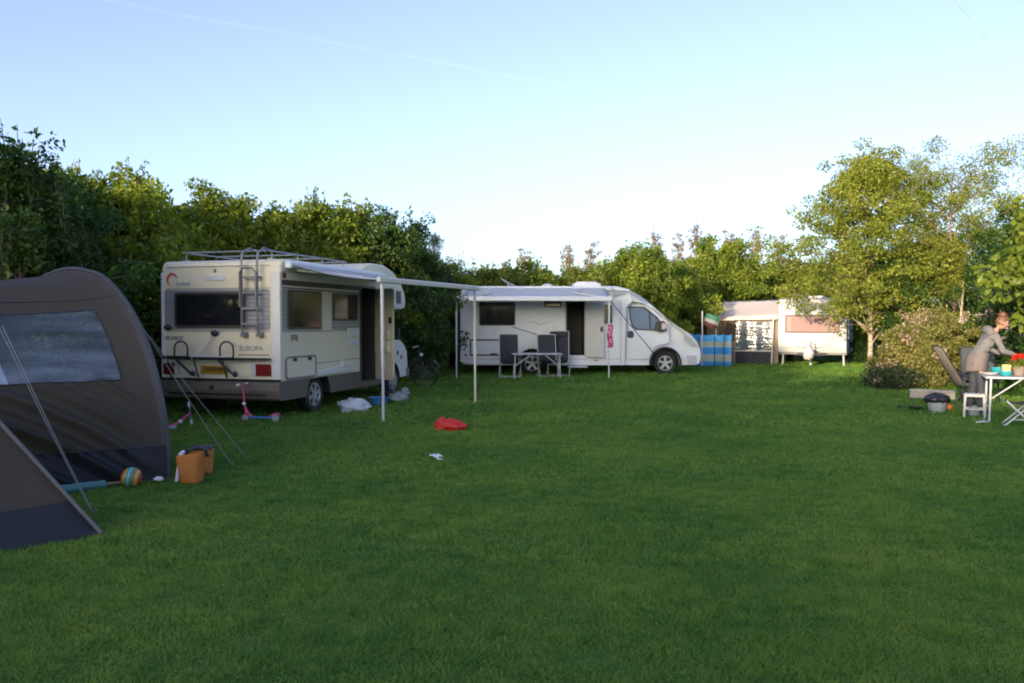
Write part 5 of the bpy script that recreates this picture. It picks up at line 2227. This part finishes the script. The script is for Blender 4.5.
p_ = ground_at(353, 412)
crumpled('plastic_bag', 'large whitish plastic bag lying under the cream motorhome awning', 'bag', p_.x, p_.y, (.3, .2, .16), M['bag_white'], 1)
p_ = ground_at(376, 407)
bl = thing('basin', 'blue plastic basin beside the large whitish bag', 'basin', (p_.x, p_.y + .3, 0))
m = MB()
m.lathe([(.001, .004), (.13, .004), (.19, .15), (.21, .16), (.185, .15), (.12, .02), (.001, .02)], (0, 0, 0), 26, 'Z', cap=False)
m.build('basin_shell', M['bag_blue'], bl, smooth=True)
m = MB()
m.ball((.03, -.02, .1), (.12, .1, .07), 14, 8, lambda n, q: q * (1 + .2 * math.sin(n.x * 8 + n.y * 6)))
m.build('cloth', M['bag_blue'], bl, smooth=True)
p_ = ground_at(398, 402)
crumpled('storage_bag', 'milky plastic bag with pale blue top by the front wheel of the cream motorhome', 'bag', p_.x, p_.y, (.21, .15, .13), M['bag_clear'], 5, 0, (.14, 0, .2, .09))
p_ = ground_at(379, 402)
crumpled('dark_bag', 'dark bag on the grass between the blue basin and the milky bag', 'bag', p_.x + .15, p_.y + .4, (.2, .18, .14), M['bag_black'], 8)
p_ = ground_at(450, 431)
crumpled('red_bag', 'red plastic bag lying alone on the open lawn', 'bag', p_.x, p_.y, (.24, .13, .105), M['bag_red'], 11, R(-12), (-.13, .0, .095, .1))
for i, (px, py, s_, lb) in enumerate(((435, 460, .09, 'larger white paper scrap on the open lawn'), (439, 463.5, .045, 'smaller white paper scrap on the open lawn'))):
    p_ = ground_at(px, py)
    sc_ = thing('paper_scrap', lb, 'litter', (p_.x, p_.y, .03), .3 + i)
    m = MB()
    m.grid(lambda u, v: ((u - .5) * s_ * 2 * (1 - .4 * v), (v - .5) * s_ * (1 + .6 * u), .018 + .03 * noise.noise(Vector((u * 3, v * 2.5, i * 3.7)))), 10, 6)
    m.build('paper', M['paper'], sc_, smooth=True, solid=.003)

# ball, rolled windbreak and bags at the tent foot
p_ = ground_at(130, 488)
bt = thing('ball', 'multicoloured ball with teal band lying at the foot of the tent', 'ball', (p_.x, p_.y, .1), 0)
bm_, nt, out = new_mat('striped_ball')
N = nt.nodes.new
L = nt.links.new
tc = N('ShaderNodeTexCoord')
sp = N('ShaderNodeSeparateXYZ')
L(tc.outputs['Object'], sp.inputs[0])
at = N('ShaderNodeMath')
at.operation = 'MULTIPLY_ADD'
at.inputs[1].default_value = 4.9
at.inputs[2].default_value = .5
L(sp.outputs['X'], at.inputs[0])
cr = N('ShaderNodeValToRGB')
cr.color_ramp.interpolation = 'CONSTANT'
e = cr.color_ramp.elements
e[0].color = (.4, .09, .03, 1)
e[1].position = .18
e[1].color = (.45, .25, .03, 1)
for q, c in ((.32, (.02, .3, .24)), (.42, (.25, .5, .47)), (.5, (.02, .28, .22)), (.62, (.42, .12, .03)), (.72, (.5, .38, .08)), (.86, (.35, .06, .04))):
    k = e.new(q)
    k.color = (*c, 1)
L(at.outputs[0], cr.inputs['Fac'])
p = N('ShaderNodeBsdfPrincipled')
p.inputs['Roughness'].default_value = .45
L(cr.outputs['Color'], p.inputs['Base Color'])
L(p.outputs['BSDF'], out.inputs['Surface'])
m = MB()
m.ball((0, 0, 0), .1, 28, 18)
o = m.build('ball_shell', bm_, bt, smooth=True)
o.rotation_euler = (.2, R(12), R(8))
a = ground_at(44, 497)
b_ = ground_at(122, 487)
rw = thing('rolled_windbreak', 'rolled teal cloth on a wooden stick lying along the tent foot', 'windbreak', a, math.atan2(b_.y - a.y, b_.x - a.x))
ln = (b_ - a).length
m = MB()
m.tube([(ln * .74 * k / 12, .008 * math.sin(k), .045) for k in range(13)], [.045 - .002 * (k % 3) for k in range(13)], 10)
m.build('rolled_cloth', M['tealcloth'], rw, smooth=True)
m = MB()
m.tube([(-.05, 0, .05), (ln, 0, .045)], .013, 6)
m.tube([(ln * .7, .03, .03), (ln, .035, .03)], .012, 6)
m.build('stick', mat('pale_wood', (.3, .23, .15), .7), rw, smooth=True)
p_ = ground_at(190, 484)
ob = thing('tote_bag', 'upright orange cloth bag standing beside the tent hoop', 'bag', (p_.x, p_.y, 0), R(-6))


def tote(u, v, w0, w1, d0, d1, h_, k=1.0):
    """open bag wall: u runs round, v up"""
    ww = (w0 + (w1 - w0) * v) * k
    dd = (d0 + (d1 - d0) * v) * k
    a_ = 2 * math.pi * u
    c_, s_ = math.cos(a_), math.sin(a_)
    x_ = ww * math.copysign(abs(c_) ** .45, c_)
    y_ = dd * math.copysign(abs(s_) ** .45, s_)
    return (x_ + .012 * v * math.sin(a_ * 3), y_ + .01 * math.sin(v * 5 + a_ * 2), h_ * v + .015 * math.cos(a_ + .4) * v)


m = MB()
m.grid(lambda u, v: tote(u, v, .1, .122, .065, .08, .3), 36, 10)
m.add([tote(k / 36, 0.02, .1, .122, .065, .08, .3) for k in range(36)], [tuple(range(36))])
m.build('bag_body', M['orange'], ob, smooth=True, solid=.006)
m = MB()
m.tube([(-.03, -.05, .3), (0, -.06, .36), (.08, -.02, .375), (.14, .03, .34), (.15, .06, .27)], .02, 8)
m.build('handle', M['dark'], ob, smooth=True)
p2 = ground_at(197, 476)
ob2 = thing('tote_bag', 'smaller orange bag with black flap half hidden behind the upright one', 'bag', (p2.x + .03, p2.y + .06, 0), R(10))
m = MB()
m.grid(lambda u, v: tote(u, v, .09, .1, .06, .07, .27), 30, 8)
m.build('bag_body', M['orange'], ob2, smooth=True, solid=.006)
m = MB()
m.grid(lambda u, v: (-.11 + .22 * u, -.08 + .17 * v, .28 + .035 * math.sin(math.pi * v)), 8, 8)
m.build('flap', M['dark'], ob2, smooth=True, solid=.012)
p3 = ground_at(176, 482)
bk = thing('book', 'white board or book leaning on the left of the orange bag', 'book', (p3.x + .02, p3.y + .02, 0), R(12))
m = MB()
m.box((0, 0, .155), (.03, .2, .3), Matrix.Rotation(R(8), 3, 'Y'))
m.build('cover', M['paper'], bk, bevel=.004)
p3 = ground_at(157, 484)
lt = thing('paper_scrap', 'crumpled white scrap between ball and tent hoop', 'litter', (p3.x, p3.y, .02))
m = MB()
m.ball((0, 0, .025), (.045, .03, .025), 12, 8, lambda n, q: q * (1 + .3 * math.sin(n.x * 9 + n.y * 8)))
m.build('paper', M['paper'], lt, smooth='all')


# scooters
def scooter(label, x, y, rz, lie=0.0):
    t = thing('scooter', label, 'scooter', (x, y, 0), rz, "children's scooters")
    t.rotation_euler = (lie, 0, rz)
    m = MB()
    m.prism(rrect(.08, .44, -.055, .055, .03), .065, .09, lambda u, v, q: (u, v, q))
    m.build('deck', M['bag_blue'], t, bevel=.006)
    m = MB()
    m.tube([(.09, 0, .08), (.02, 0, .16), (0, 0, .2)], .02, 8)
    m.tube([(0, 0, .1), (-.02, 0, .24)], .025, 8)
    m.build('fork', M['pink'], t, smooth=True)
    m = MB()
    m.tube([(-.02, 0, .2), (-.07, 0, .62)], .015, 8)
    m.build('steering_column', M['pink'], t, smooth=True)
    m = MB()
    m.tube([(-.07, -.15, .62), (-.07, .15, .62)], .013, 8)
    m.build('handlebar', M['steel'], t, smooth=True)
    for sy in (-1, 1):
        m = MB()
        m.tube([(-.07, sy * .11, .62), (-.07, sy * .19, .62)], .019, 8)
        m.build('grip', M['white'], t, smooth=True)
    m = MB()
    m.ball((-.045, 0, .3), .032, 10, 8)
    m.build('clamp', M['white'], t, smooth=True)
    for xx in (-.02, .5):
        m = MB()
        m.lathe([(.035, -.02), (.06, -.018), (.065, 0), (.06, .018), (.035, .02)], (xx, 0, .065), 18, 'Y')
        m.build('wheel', M['bag_clear'], t, smooth=True)
    m = MB()
    m.tube([(.42, 0, .09), (.47, 0, .13), (.54, 0, .135), (.57, 0, .11)], .022, 6)
    m.build('mudguard', M['pink'], t, smooth=True)
    return t


p_ = ground_at(246, 422)
scooter('pink scooter with blue deck standing behind the cream motorhome bumper', p_.x, p_.y, R(-8))
p_ = ground_at(167, 431)
scooter('pink and white scooter lying half hidden behind the tent hoop', p_.x - .02, p_.y + .1, R(178), R(72))

# bicycle in front of the hedge
p_ = ground_at(425, 387)
bi = thing('bicycle', 'dark bicycle with pale mudguard tips parked before the hedge', 'bicycle', (p_.x, p_.y, 0), R(8))
for xx in (0, -1.05):
    m = MB()
    m.tube([(xx + .34 * math.cos(2 * math.pi * k / 40), 0, .35 + .34 * math.sin(2 * math.pi * k / 40)) for k in range(40)], .017, 7, closed=True)
    wh = m.build('wheel', M['black'], bi, smooth=True)
    m = MB()
    for k in range(18):
        w_ = 2 * math.pi * k / 18
        m.bar((xx, 0, .35), (xx + .33 * math.cos(w_), 0, .35 + .33 * math.sin(w_)), .003, .003, up=(0, 1, 0))
    m.build('spokes', M['steel'], wh)
    m = MB()
    m.grid(lambda u, v: (xx + .385 * math.cos(R(25 + 135 * u)), -.03 + .06 * v, .35 + .385 * math.sin(R(25 + 135 * u))), 20, 2)
    mg = m.build('mudguard', M['dark'], bi, smooth=True, solid=.004)
    m = MB()
    m.grid(lambda u, v: (xx + .393 * math.cos(R(18 + 38 * u)), -.025 + .05 * v, .35 + .393 * math.sin(R(18 + 38 * u))), 10, 2)
    m.build('mudguard_tip', M['white'], mg, smooth=True, solid=.006)
m = MB()
for ln in ([(0, 0, .35), (-.12, 0, .72), (-.18, 0, .95)], [(-.13, 0, .75), (-.6, 0, .32)], [(-.14, 0, .82), (-.6, 0, .5)], [(-.6, 0, .32), (-.72, 0, .92)], [(-.6, 0, .32), (-1.05, 0, .35)], [(-1.05, 0, .35), (-.67, 0, .7)]):
    m.tube(ln, .017, 8)
m.build('frame', M['dark'], bi, smooth=True)
m = MB()
m.tube([(-.32, -.28, 1.0), (-.18, -.22, 1.04), (-.16, 0, 1.0), (-.18, .22, 1.04), (-.32, .28, 1.0)], .014, 8)
m.build('handlebar', M['steel'], bi, smooth=True)
m = MB()
m.ball((-.74, 0, .97), (.15, .08, .04), 14, 8)
m.build('saddle', M['black'], bi, smooth=True)
m = MB()
m.ball((-.1, 0, .82), (.05, .05, .05), 10, 8)
m.build('headlamp', M['lampclear'], bi, smooth=True)

# pink beach towel hanging on the awning leg
hg = thing('hanging_cloth', 'pink patterned cloth hanging on the right awning leg of the white motorhome', 'cloth', (2.8, YS - 1.86, 0))
m = MB()
m.grid(lambda u, v: (-.05 + .15 * u + .015 * math.sin(v * 9), -.04 - .02 * math.sin(u * 9 + v * 4), .92 + .66 * v), 10, 14)
m.build('cloth', M['pinkcloth'], hg, smooth=True, solid=.012)

# bucket with bin liner, tray, dark mat and orange ball on the right
p_ = ground_at(938, 413)
bu_ = thing('bucket', 'grey bucket with black bin liner in front of the recliner', 'bucket', (p_.x, p_.y, 0))
m = MB()
m.lathe([(.001, .0), (.13, .0), (.165, .2), (.172, .2), (.16, .19), (.12, .01)], (0, 0, 0), 26, 'Z', cap=False)
m.build('bucket_shell', M['bag_clear'], bu_, smooth=True)
m = MB()
m.ball((0, 0, .25), (.2, .19, .11), 26, 14, lambda n, q: q * (1 + .12 * math.sin(n.x * 9 + n.y * 7) + .06 * math.sin(n.z * 14 + n.x * 12)))
m.build('bin_liner', M['bag_black'], bu_, smooth='all')
p_ = ground_at(950, 412)
obl = thing('orange_ball', 'small orange ball beside the grey bucket', 'ball', (p_.x + .03, p_.y + .08, .075))
m = MB()
m.ball((0, 0, 0), .075, 18, 12)
m.build('ball_shell', mat('orange_rubber', (.55, .16, .02), .5), obl, smooth=True)
p_ = ground_at(930, 400)
tr_ = thing('storage_tray', 'long pale grey box lying before the flowering bush', 'box', (p_.x + .2, p_.y + .25, 0), R(-26))
m = MB()
for a_, b_ in (((-.52, -.22, 0), (.5, -.19, .2)), ((-.52, .19, 0), (.5, .22, .2)), ((-.52, -.19, 0), (-.49, .19, .2)), ((.47, -.19, 0), (.5, .19, .2)), ((-.49, -.19, 0), (.47, .19, .02))):
    m.span(a_, b_)
m.build('tray_shell', mat('pale_grey_crate', (.24, .225, .21), .6, var=.1), tr_, bevel=.008)
tr_.scale = (.85, .9, .85)
m = MB()
m.tube([(u, v, .2) for u, v in rrect(-.53, .51, -.23, .23, .05)], .016, 6, closed=True)
m.build('tray_rim', mat('grey_rim', (.3, .29, .28), .6), tr_, smooth=True)
p_ = ground_at(914, 411)
dm = thing('frying_pan', 'flat black pan lying in the grass left of the grey bucket', 'pan', (p_.x, p_.y, .03), R(-10))
m = MB()
m.lathe([(.001, 0), (.1, 0), (.125, .035), (.12, .035), (.095, .008), (.001, .008)], (.03, 0, .01), 24, 'Z', cap=False)
m.build('pan_body', M['black'], dm, smooth=True)
m = MB()
m.bar((-.08, 0, .04), (-.27, .01, .055), .03, .015)
m.build('handle', M['black'], dm, bevel=.004)
p_ = ground_at(983, 424)
sn = thing('sandal', 'pale sandal lying in the grass before the laid table', 'sandal', (p_.x, p_.y, .02), R(30))
m = MB()
m.prism([(-.12, -.03), (-.04, -.04), (.06, -.045), (.12, -.03), (.13, .0), (.12, .03), (.05, .042), (-.05, .032), (-.12, .03)], 0, .025, lambda u, v, q: (u, v, q))
m.build('sole', M['paper'], sn, bevel=.008)
m = MB()
m.tube([(.03, -.045, .015), (.04, 0, .07), (.03, .045, .015)], .012, 6)
m.build('strap', M['greymetal'], sn, smooth=True)

# ------------------------------------------------------------------ the woman
W0 = Vector((8.29, 14.75, 0))
pers = thing('person', 'woman in grey hooded jumper with ginger hair bun bending over the laid table', 'person', W0, R(-6))


def skin_graph(name, nodes, edges, m_, parent, sub=1, vox=None, root=0, extra=None):
    """nodes: (x, y, z, rx, ry) in metres"""
    me = bpy.data.meshes.new(name)
    bm = bmesh.new()
    sl_ = bm.verts.layers.skin.verify()
    vs = []
    for i, n in enumerate(nodes):
        v = bm.verts.new(n[:3])
        v[sl_].radius = (n[3], n[4] if len(n) > 4 else n[3])
        v[sl_].use_root = i == root
        vs.append(v)
    for a_, b_ in edges:
        bm.edges.new((vs[a_], vs[b_]))
    bm.to_mesh(me)
    bm.free()
    o = bpy.data.objects.new(name, me)
    COL.objects.link(o)
    sk_ = o.modifiers.new('skin', 'SKIN')
    sk_.use_smooth_shade = True
    sd = o.modifiers.new('subdivision', 'SUBSURF')
    sd.levels = sd.render_levels = sub
    bake(o)
    if extra:
        # join further closed shells before remeshing into one surface
        me2 = o.data
        vv = [tuple(v.co) for v in me2.vertices]
        ff = [tuple(p.vertices) for p in me2.polygons]
        n0_ = len(vv)
        vv += [tuple(p) for p in extra.v]
        ff += [tuple(i + n0_ for i in q) for q in extra.f]
        nm = bpy.data.meshes.new(name)
        nm.from_pydata(vv, [], ff)
        o.data = nm
    if vox:
        rm = o.modifiers.new('remesh', 'REMESH')
        rm.mode = 'VOXEL'
        rm.voxel_size = vox
        rm.use_smooth_shade = True
        smo = o.modifiers.new('smooth', 'SMOOTH')
        smo.iterations = 3
        smo.factor = .4
        bake(o)
    o.data.materials.clear()
    o.data.materials.append(m_)
    o.data.shade_smooth()
    o.parent = parent
    return o


# skeleton: +X is the way she faces
hip = (.0, 0, .96)
nod = [(0, 0, .98, .13, .1), (.06, 0, 1.12, .105, .08), (.15, 0, 1.27, .125, .09), (.24, 0, 1.4, .13, .085), (.3, 0, 1.475, .055, .055), (.37, 0, 1.55, .052, .052)]
edg = [(0, 1), (1, 2), (2, 3), (3, 4), (4, 5)]


def addn(n, par):
    nod.append(n)
    edg.append((par, len(nod) - 1))
    return len(nod) - 1


fingers = []
arms = {}
for sy in (-1, 1):
    a_ = addn((.25, sy * .16, 1.41, .06, .06), 3)
    elbow = Vector((.35, sy * .215, 1.14))
    wrist = Vector((.585, sy * .12 - .03, 1.075)) if sy < 0 else Vector((.6, sy * .1, 1.06))
    sh = Vector((.25, sy * .175, 1.4))
    i1 = addn((*sh.lerp(elbow, .45), .049), a_)
    i2 = addn((*elbow, .04), i1)
    i3 = addn((*elbow.lerp(wrist, .4), .039), i2)
    i4 = addn((*wrist, .026), i3)
    d = (wrist - elbow).normalized()
    side = Vector((-d.y, d.x, 0)).normalized()
    dn = Vector((0, 0, -1))
    palm = wrist + d * .075 + dn * .012
    i5 = addn((*(wrist + d * .03), .027), i4)
    i6 = addn((*palm, .034, .022), i5)
    arms[sy] = (sh, elbow, wrist)
    for k, (off, ln) in enumerate(((-.027, .062), (-.009, .074), (.009, .07), (.026, .056))):
        b0 = palm + d * .012 + side * off
        b1 = b0 + d * ln * .5 + dn * ln * .18
        b2 = b1 + d * ln * .28 + dn * ln * .32
        b3 = b2 + d * ln * .08 + dn * ln * .3
        fingers.append((b0, b1, b2, b3))
    ts = side * (1 if sy < 0 else -1)
    b0 = wrist + d * .045 + ts * .022
    b1 = b0 + d * .03 + ts * .025 + dn * .012
    b2 = b1 + d * .03 + ts * .006 + dn * .016
    fingers.append((b0, b1, b2, b2 + d * .008 + dn * .006))
legs = {}
for sy in (-1, 1):
    xk = .03 if sy < 0 else -.02
    hp = addn((.0, sy * .09, .9, .095, .09), 0)
    kn = Vector((.02 + xk, sy * .1, .5))
    an = Vector((-.03 + xk * 1.5, sy * .11, .085))
    t1_ = addn((*Vector((.0, sy * .09, .9)).lerp(kn, .5), .078), hp)
    k1 = addn((*kn, .056), t1_)
    c1_ = addn((*kn.lerp(an, .35), .055), k1)
    a1_ = addn((*an, .038), c1_)
    h_ = addn((an.x + .05, an.y, .045, .04, .035), a1_)
    addn((an.x + .16, an.y + sy * .015, .03, .04, .025), h_)
    legs[sy] = (kn, an)
hc = Vector((.435, 0, 1.635))
tilt = Matrix.Rotation(R(32), 3, 'Y')


def hd(n, q):
    """skull with brow, nose, mouth, chin"""
    x, y, z = n
    r_ = Vector((.098 * x, .076 * y, .118 * z))
    if z < -.1:
        r_.y *= 1 - .3 * min(1, (-z - .1))
        r_.x *= 1 - .08 * (-z)
    if x > .3:
        face = (x - .3) / .7
        ny = math.exp(-(y / .16) ** 2)
        r_.x += face * ny * (.026 * math.exp(-((z + .12) / .13) ** 2) + .004 * math.exp(-((z + .5) / .08) ** 2) + .008 * math.exp(-((z + .78) / .14) ** 2))
        r_.x -= .009 * math.exp(-(((abs(y) - .38) / .15) ** 2)) * math.exp(-((z - .08) / .12) ** 2)
        r_.x -= .005 * math.exp(-(y / .3) ** 2) * math.exp(-((z + .42) / .05) ** 2)
    return tilt @ r_


ex = MB()
ex.ball(hc, 1, 44, 32, hd)
for sy in (-1, 1):
    ex.ball(hc + tilt @ Vector((-.012, sy * .078, -.005)), 1, 12, 10, lambda n, q: tilt @ Vector((n.x * .022, n.y * .012, n.z * .034)))
for fg in fingers:
    ex.tube(list(fg), [.0095, .0085, .0078, .006], 8)
skin_graph('body', nod, edg, M['skin'], pers, 1, .0065, 0, ex)
# eyes, brows and mouth on the face
for sy in (-1, 1):
    m = MB()
    m.ball(hc + tilt @ Vector((.079, sy * .031, .01)), .011, 12, 8)
    ey = m.build('eye', M['paper'], pers, smooth=True)
    m = MB()
    m.ball(hc + tilt @ Vector((.087, sy * .031, .008)), (.005, .005, .005), 10, 6)
    m.build('iris', M['dark'], ey, smooth=True)
m = MB()
m.tube([hc + tilt @ Vector((.092, -.022, -.062)), hc + tilt @ Vector((.1, 0, -.06)), hc + tilt @ Vector((.092, .022, -.062))], .005, 6)
m.build('lips', mat('lips', (.4, .14, .11), .4), pers, smooth=True)
# hair with bun
m = MB()


def hairfn(n, q):
    x, y, z = n
    k = 1.13 + .035 * math.sin(math.atan2(y, x) * 19 + z * 8) + .02 * math.sin(x * 23 + z * 15)
    r_ = Vector((.098 * x, .078 * y, .118 * z)) * k
    if x > .25 and z < .5:
        r_ *= .8
    if z < -.45:
        r_ *= .82
    return tilt @ (r_ + Vector((-.012, 0, .008)))


m.ball(hc, 1, 48, 30, hairfn)
m.ball(hc + tilt @ Vector((-.075, 0, .12)), 1, 26, 18, lambda n, q: tilt @ (Vector((n.x * .062, n.y * .066, n.z * .056)) * (1 + .1 * math.sin(math.atan2(n.y, n.x) * 7 + n.z * 10))))
rl_ = random.Random(9)
for k in range(26):
    a0 = rl_.uniform(0, 6.28)
    st_ = hc + tilt @ Vector((-.06 + .06 * math.cos(a0), .07 * math.sin(a0), .1 + rl_.uniform(-.05, .04)))
    en_ = st_ + tilt @ Vector((rl_.uniform(-.07, .05), rl_.uniform(-.05, .05), rl_.uniform(.0, .08)))
    m.tube([st_, st_.lerp(en_, .5) + Vector((0, 0, .015)), en_], [.005, .004, .0015], 4)
m.build('hair', M['hair'], pers, smooth='all')
# jumper with hood
g_ = .016
jn = [(-.02, 0, .95, .17, .14), (.0, 0, 1.02, .166, .132), (.055, 0, 1.12, .158, .128), (.145, 0, 1.27, .156, .116), (.235, 0, 1.4, .143, .1), (.285, 0, 1.455, .08, .085)]
je = [(0, 1), (1, 2), (2, 3), (3, 4), (4, 5)]
for sy in (-1, 1):
    sh, el, wr = arms[sy]
    jn.append((.25, sy * .165, 1.405, .074, .074))
    je.append((4, len(jn) - 1))
    for q, r_ in ((sh.lerp(el, .5), .063), (el, .056), (el.lerp(wr, .45), .05), (el.lerp(wr, .9), .041)):
        jn.append((*q, r_))
        je.append((len(jn) - 2, len(jn) - 1))
ex = MB()
ex.ball((.2, 0, 1.5), 1, 24, 16, lambda n, q: Vector((n.x * .085, n.y * .13, n.z * .085 + n.x * -.02)) * (1 + .06 * math.sin(n.y * 8 + n.z * 9)))
jo = skin_graph('jumper', jn, je, M['jumper'], pers, 1, .009, 0, ex)
# folds in the knit
for v in jo.data.vertices:
    c_ = v.co
    d_ = Vector((v.normal))
    v.co = c_ + d_ * (.006 * math.sin(c_.z * 48 + c_.x * 30 + math.sin(c_.y * 20) * 2) * (1 if c_.z < 1.25 else .5))
# tunic over the hips
m = MB()


def tun(u, v):
    z = .78 + .31 * v
    a_ = 2 * math.pi * u
    rx_ = .187 - .012 * abs(v - .35) + .006 * math.sin(a_ * 8) * (1 - v)
    return (-.016 + .055 * v * v + rx_ * math.cos(a_) * .92, (rx_ + .018) * math.sin(a_), z + .01 * math.sin(a_ * 3))


m.grid(tun, 48, 12)
m.build('tunic', M['tunic'], pers, smooth='all', solid=.008)
tn = [(0, 0, .95, .142, .12)]
te = []
for sy in (-1, 1):
    kn, an = legs[sy]
    prev = 0
    for q, r_ in ((Vector((.0, sy * .085, .86)), .09), (Vector((0, sy * .09, .9)).lerp(kn, .5), .082), (kn, .07), (kn.lerp(an, .4), .069), (kn.lerp(an, .98), .06)):
        tn.append((*q, r_))
        te.append((prev, len(tn) - 1))
        prev = len(tn) - 1
skin_graph('trousers', tn, te, M['jeans'], pers, 1, .01)
for sy in (-1, 1):
    an = legs[sy][1]
    m = MB()
    m.ball((an.x + .065, an.y + sy * .008, .04), 1, 20, 12, lambda n, q: Vector((n.x * .135, n.y * .048 * (1 + .12 * n.x), max(-.038, n.z * .06 * (1 - .35 * max(0, n.x))))))
    m.build('shoe', M['dark'], pers, smooth=True)

# ------------------------------------------------------------------ vapour trails high in the sky
def sky_point(px, py, d):
    x, y = (px - 512) / F, (341.5 - py) / F
    v = Matrix.Rotation(-math.atan((341.5 - HOR) / F), 3, 'X') @ Vector((x, 1, y))
    return co.location + v * d


def vapour_mat(lo_, hi_):
  vm, nt, out = new_mat('vapour')
  N = nt.nodes.new
  L = nt.links.new
  ms = N('ShaderNodeMixShader')
  t_ = N('ShaderNodeBsdfTransparent')
  d_ = N('ShaderNodeBsdfDiffuse')
  d_.inputs['Color'].default_value = (.9, .9, .92, 1)
  tr = N('ShaderNodeBsdfTranslucent')
  tr.inputs['Color'].default_value = (.9, .9, .92, 1)
  m2_ = N('ShaderNodeMixShader')
  m2_.inputs['Fac'].default_value = .15
  L(d_.outputs[0], m2_.inputs[1])
  L(tr.outputs[0], m2_.inputs[2])
  tc = N('ShaderNodeTexCoord')
  no = N('ShaderNodeTexNoise')
  no.inputs['Scale'].default_value = .012
  no.inputs['Detail'].default_value = 5
  L(tc.outputs['Object'], no.inputs['Vector'])
  mr = N('ShaderNodeMapRange')
  mr.inputs['From Min'].default_value = .3
  mr.inputs['From Max'].default_value = .75
  mr.inputs['To Min'].default_value = lo_
  mr.inputs['To Max'].default_value = hi_
  L(no.outputs['Fac'], mr.inputs['Value'])
  L(mr.outputs['Result'], ms.inputs['Fac'])
  L(t_.outputs[0], ms.inputs[1])
  L(m2_.outputs[0], ms.inputs[2])
  L(ms.outputs[0], out.inputs['Surface'])
  return vm


for lb, a_, b_, r0, r1, vm in (('long faint vapour trail sloping down across the upper left sky', (60, -8), (600, 92), 9, 5, vapour_mat(0, .026)), ('short thin vapour trail in the upper right sky', (945, -12), (1006, 64), 4, 3, vapour_mat(.06, .3))):
    t = thing('vapour_trail', lb, 'vapour trail', (0, 3000, 900))
    A_ = sky_point(*a_, 3200)
    B_ = sky_point(*b_, 3700)
    m = MB()
    k_ = 24
    m.tube([A_.lerp(B_, i / k_) - Vector((0, 3000, 900)) + Vector((0, 0, 3 * math.sin(i * .9))) for i in range(k_ + 1)], [r0 + (r1 - r0) * i / k_ if 0 < i < k_ else .3 for i in range(k_ + 1)], 8)
    m.build('vapour', vm, t, smooth='all')
